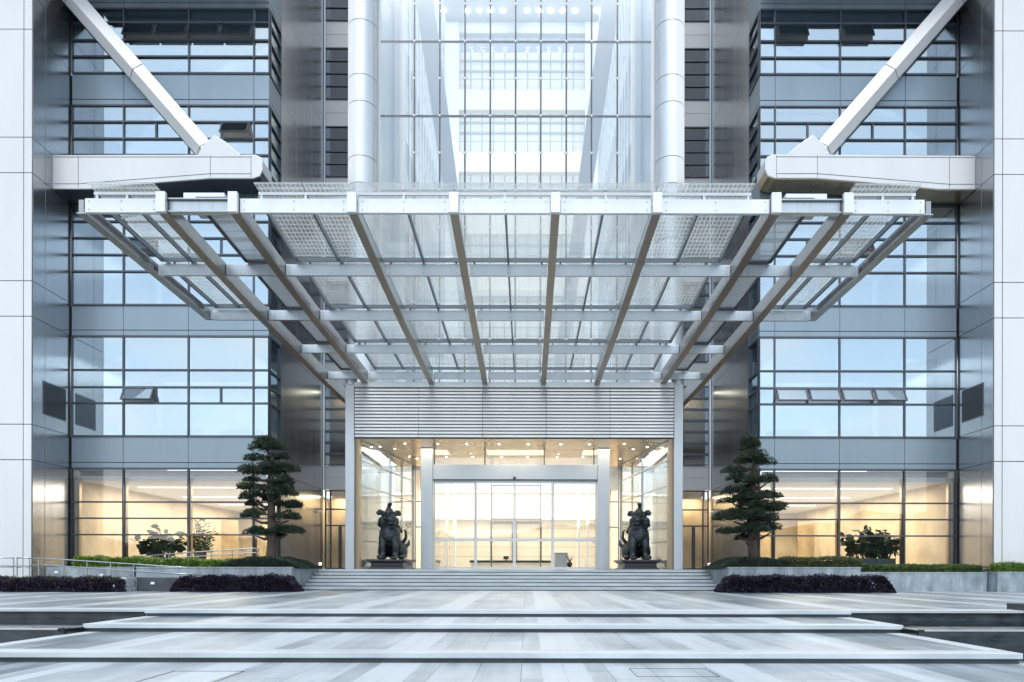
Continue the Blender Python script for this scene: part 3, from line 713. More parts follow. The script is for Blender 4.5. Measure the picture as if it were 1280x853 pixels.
MB().box(-7.9, 7.9, YP + .36, 40, 9.30, 9.36).build('portal_roof', 'white_metal', po)
cb = MB()
MB().box(-7.48, 7.48, YP + .301, 35.4, ZP0 - .02, ZP0 + .1).build('soffit', 'bronze_ceiling', po)
MB().box(-7.48, 7.48, 35.42, 40.8, ZP0 - .02, ZP0 + .1).build('soffit', 'bronze_ceiling', po)
for px, py in [(546.8, 555.5), (583, 555.5), (623.5, 555.5), (659.9, 555.5), (700.9, 555.5), (736.6, 555.5), (557.9, 571.6), (590.5, 571.6), (626.9, 571.6), (659.5, 571.6), (696.2, 571.6), (728.5, 571.6),
               (474.8, 559), (493.3, 561.5), (505.8, 555), (511.8, 571), (521, 573.6), (775, 573.6), (791, 561.5), (808.7, 558.8), (795, 573), (780, 555)]:
    Y = (ZP0 - .02 - CZ) * FPX / (VY - py); Y = min(Y, 40)
    MB().disc((PX(px, Y), Y, ZP0 - .035), .055, 12, 'z', .014).build('downlight', 'lamp', po)
for x in (-5, 0, 5): area('soffit_light', (x, 34.2, ZP0 - .06), 3, 1.6, 40, (1, .86, .66))
# posts, transom, door front at Y=35
YD = 35.0
for sx in (-1, 1):
    MB().box(sx * 4.20, sx * 4.80, YD - .3, YD + .3, .9, ZP0 - .02).build('post', 'column', po, bevel=.02)
zt0, zt1 = PZ(600, YD), PZ(582, YD)
MB().box(-4.2, 4.2, YD - .2, YD + .3, zt0, zt1).build('transom_beam', 'column', po, bevel=.01)
f = MB()
for px in (543, 606, 680, 742): f.box(PX(px, YD) - .03, PX(px, YD) + .03, YD - .05, YD + .05, zt1, ZP0 - .02)
fo = f.build('transom_window', 'mullion', po); MB().box(-4.2, 4.2, YD, YD + .015, zt1, ZP0 - .02).build('pane', 'glass_clear', fo)
MB().box(-4.19, 4.19, YD - .06, YD + .06, zt0 - .1, zt0 - .002).build('door_head', 'mullion_lt', po)
MB().disc((PX(643, YD), YD - .3, zt0 + .06), .07, 10, 'y', .1).build('door_sensor', 'black', po)
MB().disc((PX(643, YD), YD - .25, zt0 + .0), .06, 10, 'z', .1).build('door_sensor', 'black', po)
dx = [-4.18, PX(594.5, YD), PX(643, YD), PX(690.5, YD), 4.18]
for i in range(4):
    a, b = dx[i] + .004, dx[i + 1] - .004; yo = YD if i in (0, 3) else YD - .08
    f = MB(); wd = .07; f.box(a, a + wd, yo - .02, yo + .02, .92, zt0 - .1); f.box(b - wd, b, yo - .02, yo + .02, .92, zt0 - .1)
    f.box(a + wd, b - wd, yo - .02, yo + .02, .92, 1.02); f.box(a + wd, b - wd, yo - .02, yo + .02, zt0 - .2, zt0 - .1); f.box(a + wd, b - wd, yo - .02, yo + .02, PZ(677, YD), PZ(673.5, YD))
    fo = f.build('sliding_door' if i in (1, 2) else 'side_panel', 'white_metal', po); MB().box(a + wd, b - wd, yo - .006, yo + .006, 1.02, zt0 - .2).build('pane', 'glass_clear', fo)
# splayed side glass
for sx in (-1, 1):
    a = Vector((sx * 7.32, YP + .6, 0)); b = Vector((sx * 6.1, 40.3, 0)); dd_ = (b - a)
    f = MB(); 
    for z in (1.0, 2.95, 4.9, 6.1, ZP0 - .05): f.beam(a + Vector((0, 0, z)), b + Vector((0, 0, z)), .05, .06)
    for t in (0, .5, 1): q = a + dd_ * t; f.box(q.x - .025, q.x + .025, q.y - .025, q.y + .025, .9, ZP0 - .03)
    fo = f.build('side_screen', 'white_metal', po); mb = MB(); mb.beam(a + Vector((0, 0, .92 + (ZP0 - .95) / 2)), b + Vector((0, 0, .92 + (ZP0 - .95) / 2)), .015, ZP0 - .97); mb.build('pane', 'glass_side', fo)
    f = MB()
    for z in (PZ(675, 36), 1.0): f.box(sx * 4.5 - .03, sx * 4.5 + .03, YD + .31, 40.3, z - .03, z + .03)
    fo = f.build('return_screen', 'white_metal', po); MB().box(sx * 4.49, sx * 4.51, YD + .31, 40.3, .92, ZP0 - .03).build('pane', 'glass_clear', fo)
    f = MB(); f.box(sx * 4.53, sx * 6.1, 40.3, 40.36, .9, .95)
    for xx in (4.6, 5.3, 6.0): f.box(sx * (xx - .04), sx * (xx + .04), 40.28, 40.38, .95, ZP0 - .03)
    for z in (3.4, 4.9): f.box(sx * 4.64, sx * 5.96, 40.3, 40.36, z - .04, z + .04)
    fo = f.build('inner_screen', 'white_metal', po)
# space outside the splayed glass, behind the portal: pale walls
for sx in (-1, 1):
    MB().box(sx * 7.93, sx * 7.98, YP + .6, YR, .9, 9.25).build('flank_wall', 'white_int', po)
    area('flank_light', (sx * 7.3, 37, 6.9), .8, 5, 60, (.9, .96, 1))
# lobby
lb = empty('entrance_lobby', (0, 50, .9), 'warm cream lobby interior seen through the sliding doors', 'lobby')
MB().box(-9, 9, 41.0, 55.2, 8.3, 8.6).build('ceiling', 'white_int', lb)
for sx in (-1, 1): MB().box(sx * 7.2, sx * 7.3, 41, 55, .9, 8.3).build('side_wall', 'cream', lb)
YL = 54.0
L_ = lambda px: PX(px, YL)
zl = lambda py: PZ(py, YL)
rwl = MB(); rwl.box(-7.2, L_(613), YL, YL + .3, .9, 8.3); rwl.box(L_(677), 7.2, YL, YL + .3, .9, 8.3); rwl.box(L_(613), L_(677), YL, YL + .3, zl(653), 8.3); rwl.box(L_(640), L_(645), YL, YL + .3, .9, zl(653))
rwl.build('rear_wall', 'cream', lb)
MB().box(L_(612), L_(678), YL + .12, YL + .3, .9, zl(640)).build('niche_wall', 'cream', lb)
f = MB(); f.box(L_(613), L_(640), YL - .04, YL + .1, zl(654.5), zl(652.5)); f.box(L_(645), L_(677), YL - .04, YL + .1, zl(654.5), zl(652.5))
for px in (613, 640, 645, 676): f.box(L_(px), L_(px + .9), YL - .04, YL + .1, .9, zl(653))
f.build('doorway_frame', 'mullion_lt', lb)
f = MB(); f.box(-6.6, 6.4, YL - .5, YL - .01, zl(650), zl(645)); f.box(-7.1, 7.1, YL - .3, YL - .01, zl(616.5), zl(612)); f.build('wall_ledge', 'white_int', lb)
ll = MB(); ll.box(-5.5, 5.3, 45.2, 45.5, 8.25, 8.29); ll.box(-5.5, 5.3, 50.2, 50.5, 8.25, 8.29); ll.build('linear_light', 'lamp', lb)
area('lobby_light', (0, 46, 8.1), 11, 8, 620, (1, .86, .68)); area('lobby_light', (0, 51.5, 8.1), 11, 4, 450, (1, .86, .68)); area('vestibule_light', (0, 38, 6.9), 7, 4, 90, (1, .88, .72))
sm = MB()
for z in np.arange(1.9, 8.2, .75): sm.box(-7.18, 7.18, YL - .012, YL + .01, z, z + .02)
sm.build('stone_joint', 'bronze', lb)
bk = MB(); bk.box(-7.1, 7.1, 49.0, 49.3, 6.6, 8.28); bk.box(-7.1, 7.1, 44.0, 44.2, 7.3, 8.28); bk.build('bulkhead', 'atrium_grey', lb)
sr = MB()
for px in (613.5, 675):
    sr.box(PX(px, 41), PX(px, 41) + .07, 41.0, 41.08, .95, 8.2)
for z in (3.9, 5.9): sr.box(PX(613.5, 41), PX(675, 41), 41.02, 41.06, z, z + .07)
sr.build('inner_door_frame', 'mullion_lt', lb)
for px in (556, 566, 722, 733):
    MB().box(PX(px, 47), PX(px + 3, 47), 47, 47.6, .9, 8.28).build('lobby_column', 'white_int', lb)
# reception desk
dk = empty('reception_desk', (0, 48, .9), 'long pale reception desk with dark top, behind the middle doors', 'desk')
Yk = 48
MB().box(PX(588, Yk), PX(689, Yk), Yk, Yk + .8, .9, PZ(703.5, Yk)).build('counter', 'cream', dk); MB().box(PX(587, Yk), PX(690, Yk), Yk - .1, Yk + .85, PZ(703.5, Yk), PZ(700.8, Yk)).build('desk_top', 'black', dk)
mo = empty('computer_monitor', (PX(632, Yk), Yk + .4, PZ(700.8, Yk)), 'small dark computer monitor standing on the reception desk', 'monitor')
MB().box(PX(629, Yk), PX(635.5, Yk), Yk + .38, Yk + .42, PZ(700.8, Yk) + .08, PZ(697, Yk) + .1).build('screen', 'black', mo); MB().box(PX(631.5, Yk), PX(633, Yk), Yk + .36, Yk + .44, PZ(700.8, Yk), PZ(700.8, Yk) + .08).build('stand', 'black', mo)
tb = empty('side_table', (PX(700, 40), 40, .9), 'white cloth covered table behind the door leaf nearest the plant wing', 'table')
MB().box(PX(693, 40), PX(709, 40), 39.7, 40.4, .9, PZ(692, 40)).build('cloth', 'white_int', tb, bevel=.03); MB().box(PX(692, 40), PX(710, 40), 39.6, 40.5, PZ(692, 40) + .002, PZ(691, 40)).build('table_top', 'white_int', tb)
vb = empty('branch_vase', (PX(712, 39), 39, .9), 'dark bonsai branch in low vase beside the white table', 'vase')
MB().tube([P(712, 709, 39), P(712, 705, 39), P(712, 703, 39)], [.10, .16, .13], 14).build('vase', 'black', vb)
b_ = MB()
for k in range(9):
    a = random.uniform(-1, 1); b_.tube([P(712, 704, 39), P(712 + a * 3, 699, 39), P(712 + a * 6, 698 - random.random() * 7, 39) + Vector((0, random.uniform(-.15, .15), 0))], [.02, .014, .006], 5)
b_.build('branches', 'black', vb)

# ================================================================== CANOPY
ca = empty('glass_canopy', (0, 25, 9.8), 'wide glass and steel canopy fanning out over the entrance steps', 'canopy')
RY = [18.95, 22.2, 25.45, 28.7, 31.95]; RB = [10.76, 10.43, 10.17, 9.98, 9.80]; RH = [.39, .36, .36, .34, .32]
def zb_(y):
    return float(np.interp(y, RY + [36], RB + [9.62]))
def fan(x, y): return x * (1 - .075 * (y - RY[0]) / (YP - RY[0]) * (1 if abs(x) > 2 else .3) * (.85 if abs(x) > 6 else 1.05))
def beampts(x, y1):
    ys = [RY[0] - .1] + [y for y in RY[1:] if y < y1 - .3] + [y1]
    return [(fan(x, y), y) for y in ys]
for x, y1 in ((-9.45, 36.9), (-7.47, 33.6), (-4.2, 32.6), (-1.4, 32.6), (1.4, 32.6), (4.2, 32.6), (7.47, 33.6), (9.45, 36.9)):
    pts = beampts(x, y1); big = abs(x) > 6
    mb = MB(); fl = MB()
    for (xa, ya), (xb, yb) in zip(pts[:-1], pts[1:]):
        def zbm(y): 
            tt = (y - RY[0]) / (YP - RY[0]); return zb_(y) - (.02 + .22 * max(0, tt)) * (1 if not big else .8)
        A0 = zbm(ya); B0 = zbm(yb); At = zb_(ya) + .42; Bt = zb_(yb) + .42
        hw = .12 if not big else .13
        mb.hull8([(xa - .05, ya, A0 + .03), (xa + .05, ya, A0 + .03), (xa + .05, ya, At), (xa - .05, ya, At)], [(xb - .05, yb, B0 + .03), (xb + .05, yb, B0 + .03), (xb + .05, yb, Bt), (xb - .05, yb, Bt)])
        if big: # box sides
            mb.hull8([(xa - hw, ya, A0 + .03), (xa + hw, ya, A0 + .03), (xa + hw, ya, At - .03), (xa - hw, ya, At - .03)], [(xb - hw, yb, B0 + .03), (xb + hw, yb, B0 + .03), (xb + hw, yb, Bt - .03), (xb - hw, yb, Bt - .03)])
        fl.hull8([(xa - hw, ya, A0), (xa + hw, ya, A0), (xa + hw, ya, A0 + .028), (xa - hw, ya, A0 + .028)], [(xb - hw, yb, B0), (xb + hw, yb, B0), (xb + hw, yb, B0 + .028), (xb - hw, yb, B0 + .028)])
    bo = mb.build('beam', 'beam_side' if big else 'steel', ca)
    fl.build('beam_flange', 'beam_brown', bo)
    z0 = zbm(RY[0] - .1)
    MB().box(pts[0][0] - .13, pts[0][0] + .13, RY[0] - .22, RY[0] - .102, z0 - .04, z0 + .52).build('end_cap', 'white_metal', ca, bevel=.01)
# outer tapered edge beams, to the third row
for sx in (-1, 1):
    a = (sx * 11.76, RY[0]); b = (sx * 11.23, RY[2])
    mb = MB(); 
    q = lambda x, y, w0, z0, z1: [(x - w0, y, z0), (x + w0, y, z0), (x + w0, y, z1), (x - w0, y, z1)]
    mb.hull8(q(a[0], a[1], .07, RB[0] + .03, RB[0] + .38), q(b[0], b[1], .07, RB[2] + .03, RB[2] + .36))
    eo = mb.build('edge_beam', 'beam_side', ca)
    mb = MB(); mb.hull8(q(a[0], a[1], .13, RB[0], RB[0] + .028), q(b[0], b[1], .13, RB[2], RB[2] + .028)); mb.build('beam_flange', 'steel', eo)
BX = [-11.76, -9.45, -7.47, -4.2, -1.4, 1.4, 4.2, 7.47, 9.45, 11.76]
def bx(i, r):
    if i == 0 or i == 9: return math.copysign(float(np.interp(RY[r], [RY[0], RY[2]], [11.76, 11.23])), BX[i])
    return fan(BX[i], RY[r])
gl_no = 0
for r in range(5):
    for i in range(9):
        outer = i in (0, 8)
        if outer and r > 2: continue
        xa = bx(i, r) + .14; xb = bx(i + 1, r) - .14; y = RY[r]
        mm = 'white_metal' if r == 0 else 'steel'
        if i in (1, 7): mm = 'steel'
        p = MB()
        z0, z1 = RB[r], RB[r] + RH[r]
        if i in (1, 7) and r == 0:
            p.box(xa, xb, y - .02, y + .03, z0 + .04, z1 - .04); p.box(xa, xb, y - .10, y + .1, z1 - .038, z1); p.box(xa, xb, y - .10, y + .1, z0, z0 + .038)
        else:
            p.box(xa, xb, y - (.06 if r == 0 else .05), y + .05, z0, z1)
        po_ = p.build('purlin', mm if (r == 0 or i in (1, 7)) else 'column', ca, bevel=.006)
        # bolts on the face near each beam
        if i not in (1, 7):
            bo_ = MB()
            for xx in (xa + .12, xb - .12, (xa + xb) / 2):
                for zz in (z0 + .08, z1 - .08): bo_.disc((xx, y - .075 if r == 0 else y - .065, zz), .014, 6, 'y', .014)
            bo_.build('bolts', 'mullion_lt', po_)
# glass rails and panels
for r in range(4):
    for i in range(9):
        outer = i in (0, 8)
        if outer and r > 1: continue
        y0 = RY[r] + (.10 if r else -.35); y1 = RY[r + 1] - .10
        za = zb_(max(y0, RY[0])) + .56 + (.1 if r == 0 else 0); zc = zb_(y1) + .56
        x00, x01 = bx(i, r), bx(i + 1, r); x10, x11 = bx(i, r + 1), bx(i + 1, r + 1)
        if i in (1, 7):  # metal grille, open gap towards the outside
            ff = .42
            if i == 1: a0, a1 = x00 + (x01 - x00) * ff, x01 - .16; b0, b1 = x10 + (x11 - x10) * ff, x11 - .16
            else: a0, a1 = x00 + .16, x00 + (x01 - x00) * (1 - ff); b0, b1 = x10 + .16, x10 + (x11 - x10) * (1 - ff)
            y0 = RY[r] + .1; za = zb_(y0) + .45; zc = zb_(y1) + .45
            g = MB(); nn = 17
            for k in range(nn + 1):
                t = k / nn; xs = a0 + (a1 - a0) * t; xe = b0 + (b1 - b0) * t
                g.hull8([(xs - .016, y0, za), (xs + .016, y0, za), (xs + .016, y0, za + .018), (xs - .016, y0, za + .018)], [(xe - .016, y1, zc), (xe + .016, y1, zc), (xe + .016, y1, zc + .018), (xe - .016, y1, zc + .018)])
            go = g.build('grille', 'white_metal', ca)
            cr_ = MB(); nn = 6
            for k in range(1, nn):
                t = k / nn; yy = y0 + (y1 - y0) * t; zz = za + (zc - za) * t; cr_.box(a0 + (b0 - a0) * t, a1 + (b1 - a1) * t, yy - .008, yy + .008, zz + .02, zz + .045)
            cr_.build('grille_crossbars', 'dark_metal', go)
            f = MB()
            for (p, q_) in (((a0, y0, za), (b0, y1, zc)), ((a1, y0, za), (b1, y1, zc)), ((b0, y1, zc), (b1, y1, zc)), ((a0, y0, za), (a1, y0, za))): f.beam(Vector(p) + Vector((0, 0, .0)), Vector(q_), .06, .14)
            f.build('grille_frame', 'dark_metal', go)
            continue
        if i == 2: lo0, hi0, lo1, hi1 = x00 + .62, x01, x10 + .5, x11
        elif i == 6: lo0, hi0, lo1, hi1 = x00, x01 - .62, x10, x11 - .5
        elif i == 0: lo0, hi0, lo1, hi1 = x00 + .35, x01 - .1, x10 + .3, x11 - .1
        elif i == 8: lo0, hi0, lo1, hi1 = x00 + .1, x01 - .35, x10 + .1, x11 - .3
        else: lo0, hi0, lo1, hi1 = x00, x01, x10, x11
        m0, m1 = (lo0 + hi0) / 2, (lo1 + hi1) / 2
        gm = 'canopy_glass_grid' if (i in (0, 2, 6, 8)) else 'canopy_glass'
        for (a0, a1, b0, b1) in ((lo0, m0, lo1, m1), (m0, hi0, m1, hi1)):
            k = .015
            go = MB().hull8([(a0 + k, y0, za), (a1 - k, y0, za), (a1 - k, y0, za + .02), (a0 + k, y0, za + .02)], [(b0 + k, y1, zc), (b1 - k, y1, zc), (b1 - k, y1, zc + .02), (b0 + k, y1, zc + .02)]).build('glass_panel', gm, ca)
        # glazing bars beneath the glass
        gb = MB(); ys_ = RY[r] + .06
        zs_ = zb_(ys_) + .47
        bars = [((m0), (m1))]
        if i in (0, 2, 6, 8): bars += [(lo0, lo1), (hi0, hi1)]
        for s, e_ in bars: gb.beam((s, ys_, zs_), (e_, y1, zc - .09), .06, .15)
        gb.beam((lo1, y1, zc - .09), (hi1, y1, zc - .09), .05, .13)
        gb.build('glazing_bar', 'mullion_lt', ca)
        fr_ = MB()
        if r == 0:
            fr_.box(lo0 + .02, hi0 - .02, RY[0] - .03, RY[0] + .03, RB[0] + RH[0] + .12, RB[0] + RH[0] + .20)
            for xx in (lo0 + .1, m0, hi0 - .1): fr_.box(xx - .03, xx + .03, RY[0] - .025, RY[0] + .025, RB[0] + RH[0], RB[0] + RH[0] + .12)
            fr_.build('glass_bracket', 'white_metal', ca)
        else:
            for xx in (lo0 + .3, m0, hi0 - .3): MB().box(xx - .025, xx + .025, RY[r] - .025, RY[r] + .025, RB[r] + RH[r] - .0, RB[r] + RH[r] + .13).build('glass_bracket', 'mullion_lt', ca)
for sx in (-1, 1):   # boxes over the grilles at the front
    MB().box(sx * 7.9, sx * 9.05, RY[0] + .25, RY[0] + 1.3, RB[0] + .52, RB[0] + .72).build('grille_hood', 'white_metal', ca)

# ================================================================== GUARDIAN STATUES
def blob(bm, c, r, rot=None, sub=3):
    mt = Matrix.Translation(Vector(c)) @ (rot or Matrix.Identity(4)) @ Matrix.Diagonal((*(r if isinstance(r, (tuple, list)) else (r, r, r)), 1))
    bmesh.ops.create_icosphere(bm, subdivisions=sub, radius=1, matrix=mt)
def limb(bm, pts, rads):
    for i in range(len(pts) - 1):
        a, b = Vector(pts[i]), Vector(pts[i + 1]); n = max(2, int((b - a).length / (min(rads[i], rads[i + 1]) * .35)))
        for k in range(n + 1):
            t = k / n; blob(bm, a + (b - a) * t, rads[i] + (rads[i + 1] - rads[i]) * t, sub=2)
def lion_mesh(sx):
    """seated guardian beast facing the camera (-Y); sx>0: head and chest turned to +X side"""
    bm = bmesh.new()
    blob(bm, (0, .95, .62), (.46, .62, .56)); blob(bm, (0, .45, 1.02), (.42, .50, .55), Matrix.Rotation(R(-35), 4, 'X'))
    blob(bm, (0, .16, 1.20), (.47, .38, .48)); blob(bm, (0, .02, 1.10), (.34, .25, .32))
    for s in (-1, 1):
        limb(bm, [(s * .25, .10, 1.05), (s * .29, -.02, .62), (s * .27, .0, .30), (s * .27, -.04, .13)], [.23, .165, .13, .15])
        blob(bm, (s * .27, -.16, .09), (.16, .22, .10))
        for k in (-1, 0, 1): blob(bm, (s * .27 + k * .09, -.34, .07), (.05, .08, .065), sub=2)
        blob(bm, (s * .42, .85, .42), (.24, .48, .42)); blob(bm, (s * .47, .42, .12), (.16, .34, .12))
        limb(bm, [(s * .32, .35, 1.5), (s * .42, .55, 1.35), (s * .40, .75, 1.55)], [.10, .09, .03])   # flame mane
        for k in range(5): blob(bm, (s * (.34 - .02 * k), .25 + .12 * k, 1.55 - .13 * k), .11, sub=2)
        # chest tufts
        for k in range(4): limb(bm, [(s * (.08 + .09 * k), -.12 + .03 * k, 1.42 - .03 * k), (s * (.10 + .09 * k), -.22 + .04 * k, 1.22 - .02 * k)], [.06, .02])
    limb(bm, [(0, 1.45, .4), (0, 1.75, .9), (.05, 1.62, 1.35), (.1, 1.75, 1.6)], [.13, .14, .12, .03])
    blob(bm, (0, .12, 1.62), (.30, .30, .34))
    hb = bmesh.new()
    blob(hb, (0, 0, 0), (.33, .33, .31)); blob(hb, (0, -.30, -.08), (.24, .22, .17)); blob(hb, (0, -.42, .0), (.13, .10, .09)); blob(hb, (0, -.28, -.25), (.20, .20, .08))
    blob(hb, (0, -.50, .02), (.07, .05, .05), sub=2)
    for s in (-1, 1):
        blob(hb, (s * .15, -.28, .14), (.09, .08, .085), sub=2); blob(hb, (s * .15, -.26, .23), (.13, .09, .05), sub=2)
        limb(hb, [(s * .24, .02, .20), (s * .36, .0, .29), (s * .43, -.02, .34)], [.12, .09, .04]); blob(hb, (s * .42, .0, .22), (.13, .06, .12), sub=2)
        blob(hb, (s * .30, .05, -.15), (.14, .18, .22)); blob(hb, (s * .26, .1, -.32), (.12, .14, .16), sub=2)
        for k in range(3): blob(hb, (s * .33, -.05 + .13 * k, -.05 - .12 * k), .09, sub=2)
    limb(hb, [(0, -.05, .26), (0, .05, .40)], [.19, .12]); limb(hb, [(0, .05, .40), (.02, .0, .60)], [.085, .085]); blob(hb, (.03, -.05, .64), (.10, .12, .07), sub=2)
    bmesh.ops.transform(hb, matrix=Matrix.Translation((0, -.02, 1.93)) @ Matrix.Rotation(R(32) * sx, 4, 'Z') @ Matrix.Scale(1.06, 4), verts=hb.verts)
    me0 = bpy.data.meshes.new('t'); hb.to_mesh(me0); bm.from_mesh(me0); hb.free()
    # mane ornament on the rear flank side
    limb(bm, [(sx * .42, .8, .75), (sx * .62, .7, 1.05), (sx * .60, .75, 1.35), (sx * .50, .8, 1.45)], [.10, .07, .06, .03])
    limb(bm, [(sx * .50, .9, .6), (sx * .70, .9, .75), (sx * .72, .95, .95)], [.12, .08, .03])
    me = bpy.data.meshes.new('figure'); bm.to_mesh(me); bm.free()
    o = bpy.data.objects.new('tmp', me); COL.objects.link(o)
    m_ = o.modifiers.new('r', 'REMESH'); m_.mode = 'VOXEL'; m_.voxel_size = .022
    s_ = o.modifiers.new('s', 'SMOOTH'); s_.iterations = 2
    dg = bpy.context.evaluated_depsgraph_get(); me2 = bpy.data.meshes.new_from_object(o.evaluated_get(dg)); bpy.data.objects.remove(o)
    for p in me2.polygons: p.use_smooth = True
    me2.name = 'figure'; me2.materials.clear(); me2.materials.append(M['bronze_dark']); return me2
for sx in (-1, 1):
    e = empty('guardian_statue', (sx * 5.88, 31.45, .9), 'dark bronze seated guardian beast on black pedestal, ' + ('beside the doors on the ramp side' if sx < 0 else 'beside the doors on the indoor plant side'), 'statue', 'pair of bronze guardian statues')
    pd = MB(); x = sx * 5.88
    for (w0, w1, z0, z1) in ((.86, .86, 0, .06), (.80, .74, .06, .14), (.74, .74, .14, .28), (.74, .90, .28, .38), (.92, .92, .38, .46)):
        y0, y1 = 31.45 + (.92 - w0), 34.3 - (.92 - w0); y0b, y1b = 31.45 + (.92 - w1), 34.3 - (.92 - w1)
        pd.hull8([(x - w0, y0, .9 + z0), (x + w0, y0, .9 + z0), (x + w0, y1, .9 + z0), (x - w0, y1, .9 + z0)], [(x - w1, y0b, .9 + z1), (x + w1, y0b, .9 + z1), (x + w1, y1b, .9 + z1), (x - w1, y1b, .9 + z1)])
    for k in range(12): pd.box(x - .70 + k * .12, x - .63 + k * .12, 31.45 + .155, 31.45 + .19, .9 + .15, .9 + .27)
    pd.build('pedestal', 'pedestal', e)
    me = lion_mesh(-sx)
    f = bpy.data.objects.new('figure', me); COL.objects.link(f); f.parent = e; f.location = (sx * .0, .65, .46); f.scale = (1.07, 1.1, 1.0)

# ================================================================== FOLIAGE
def leaves(name, pts, nrm, size, m, parent=None, aspect=.5, jitter=.5, seed=1):
    """one small two-triangle leaf per point"""
    rg = np.random.default_rng(seed); n = len(pts); pts = np.asarray(pts, float)
    d = rg.normal(size=(n, 3)); nr = np.asarray(nrm, float)
    d = d * jitter + nr; d /= np.linalg.norm(d, axis=1)[:, None] + 1e-9
    t = np.cross(d, rg.normal(size=(n, 3))); t /= np.linalg.norm(t, axis=1)[:, None] + 1e-9
    s = size * rg.uniform(.6, 1.4, n)[:, None]
    a = pts; tip = pts + d * s * 1.0; l = pts + d * s * .5 + t * s * aspect * .5; r = pts + d * s * .5 - t * s * aspect * .5
    v = np.stack([a, l, tip, r], 1).reshape(-1, 3)
    me = bpy.data.meshes.new(name); me.vertices.add(4 * n); me.vertices.foreach_set('co', v.ravel())
    me.loops.add(4 * n); me.loops.foreach_set('vertex_index', np.arange(4 * n)); me.polygons.add(n)
    me.polygons.foreach_set('loop_start', np.arange(0, 4 * n, 4)); me.polygons.foreach_set('loop_total', np.full(n, 4)); me.update(); me.validate()
    me.materials.append(M[m]); o = bpy.data.objects.new(name, me); COL.objects.link(o)
    if parent: o.parent = parent; o.matrix_parent_inverse = parent.matrix_world.inverted()
    return o
def pine(xb, yb, zb0, pads, lean, label, seed, topy):
    rg = np.random.default_rng(seed)
    e = empty('cloud_pine', (xb, yb, zb0), label, 'tree', 'cloud pruned pines')
    H = topy - zb0
    tr = [(xb, yb, zb0 - .1), (xb + lean * .1, yb, zb0 + H * .25), (xb - lean * .15, yb + .08, zb0 + H * .5), (xb + lean * .3, yb, zb0 + H * .72), (xb + lean * .1, yb, zb0 + H * .93)]
    # refine
    cr = []
    for i in range(len(tr) - 1):
        for k in range(4):
            t = k / 4; q = Vector(tr[i]).lerp(Vector(tr[i + 1]), t) + Vector((rg.normal() * .03, rg.normal() * .03, 0)); cr.append(q)
    cr.append(Vector(tr[-1]))
    rr = [.19 * (1 - i / len(cr)) ** .8 + .04 for i in range(len(cr))]
    t_ = MB(); t_.tube(cr, rr, 10)
    P_, Nn = [], []
    for (px, pz, hwid, th, dy) in pads:
        cx, cy, cz = px, yb + dy, pz
        # limb
        j = min(range(len(cr)), key=lambda i: abs(cr[i].z - (cz - .25)))
        t_.tube([cr[j], cr[j].lerp(Vector((cx, cy, cz - .1)), .5) + Vector((0, 0, -.08)), Vector((cx, cy, cz - .06))], [.09, .06, .03], 7)
        nsub = max(4, int(hwid * 13))
        for s in range(nsub):
            ang = rg.uniform(0, 2 * math.pi); rad = rg.uniform(0, .75) ** .6
            sxx, syy = math.cos(ang) * rad * hwid, math.sin(ang) * rad * hwid * .8
            c = np.array([cx + sxx, cy + syy, cz + (1 - rad) * th * .5 + rg.normal() * .02]); rw_ = rg.uniform(.26, .42) * min(1, hwid + .3); rh = th * rg.uniform(.34, .6)
            n = int(480 * (rw_ / .34) ** 2)
            u = rg.normal(size=(n, 3)); u /= np.linalg.norm(u, axis=1)[:, None]
            u[:, 2] = np.where(u[:, 2] < -.25, -u[:, 2] * .4 - .25, u[:, 2])
            sh = rg.uniform(.72, 1.03, n)[:, None]
            P_.append(c + u * sh * np.array([rw_, rw_, rh])); nn = u.copy(); nn[:, 2] += .6; Nn.append(nn)
    t_.build('trunk', 'bark', e, smooth=True)
    leaves('crown', np.concatenate(P_), np.concatenate(Nn), .085, 'pine', e, .38, .55, seed)
    return e
YT = 29.3
def pads_from(lst): return [(PX(a, YT), PZ(y + h / 2, YT), w / 2 * YT / FPX * .98, h * YT / FPX, dy) for a, y, w, h, dy in lst]
# (centre px, top px, width px, height px, depth offset)
LP = [(333, 554, 46, 17, 0), (318, 571, 26, 11, .2), (346, 568, 24, 12, .3), (315, 587, 36, 13, -.1), (354, 586, 48, 14, .15), (311, 598, 22, 9, .5), (352, 600, 30, 12, -.4), (312, 607, 34, 9, 0), (340, 604, 34, 12, .6),
      (316, 619, 28, 10, 0), (352, 615, 34, 13, -.2), (315, 628, 24, 8, .5), (358, 630, 36, 11, .2), (315, 641, 34, 12, -.1), (335, 622, 26, 12, .5), (361, 644, 34, 11, 0), (322, 664, 40, 11, -.1), (358, 661, 42, 12, .1), (338, 668, 24, 9, .6), (337, 582, 24, 12, -.3), (338, 612, 26, 11, -.4)]
RP = [(937, 553, 38, 19, 0), (924, 572, 22, 10, .3), (948, 574, 30, 20, -.2), (917, 586, 28, 12, .1), (927, 595, 32, 12, .4), (957, 596, 26, 14, 0), (916, 611, 32, 12, -.1), (941, 608, 24, 12, .5), (919, 622, 34, 11, .3), (960, 617, 30, 11, .1), (938, 628, 34, 12, -.3),
      (973, 632, 34, 14, 0), (960, 630, 36, 14, .5), (917, 641, 44, 18, 0), (945, 641, 40, 15, -.3), (962, 646, 30, 14, .3), (920, 662, 34, 10, .1), (963, 658, 34, 13, .1), (940, 656, 36, 14, -.1), (936, 670, 24, 9, .4), (938, 568, 30, 14, -.3), (938, 600, 34, 15, -.4), (938, 618, 34, 14, -.4), (940, 644, 34, 14, -.5), (938, 660, 30, 12, -.5)]
pine(PX(339, YT), YT, .95, pads_from(LP), .25, 'cloud pruned pine tree in the planter beside the ramp and bright green hedge', 11, PZ(560, YT))
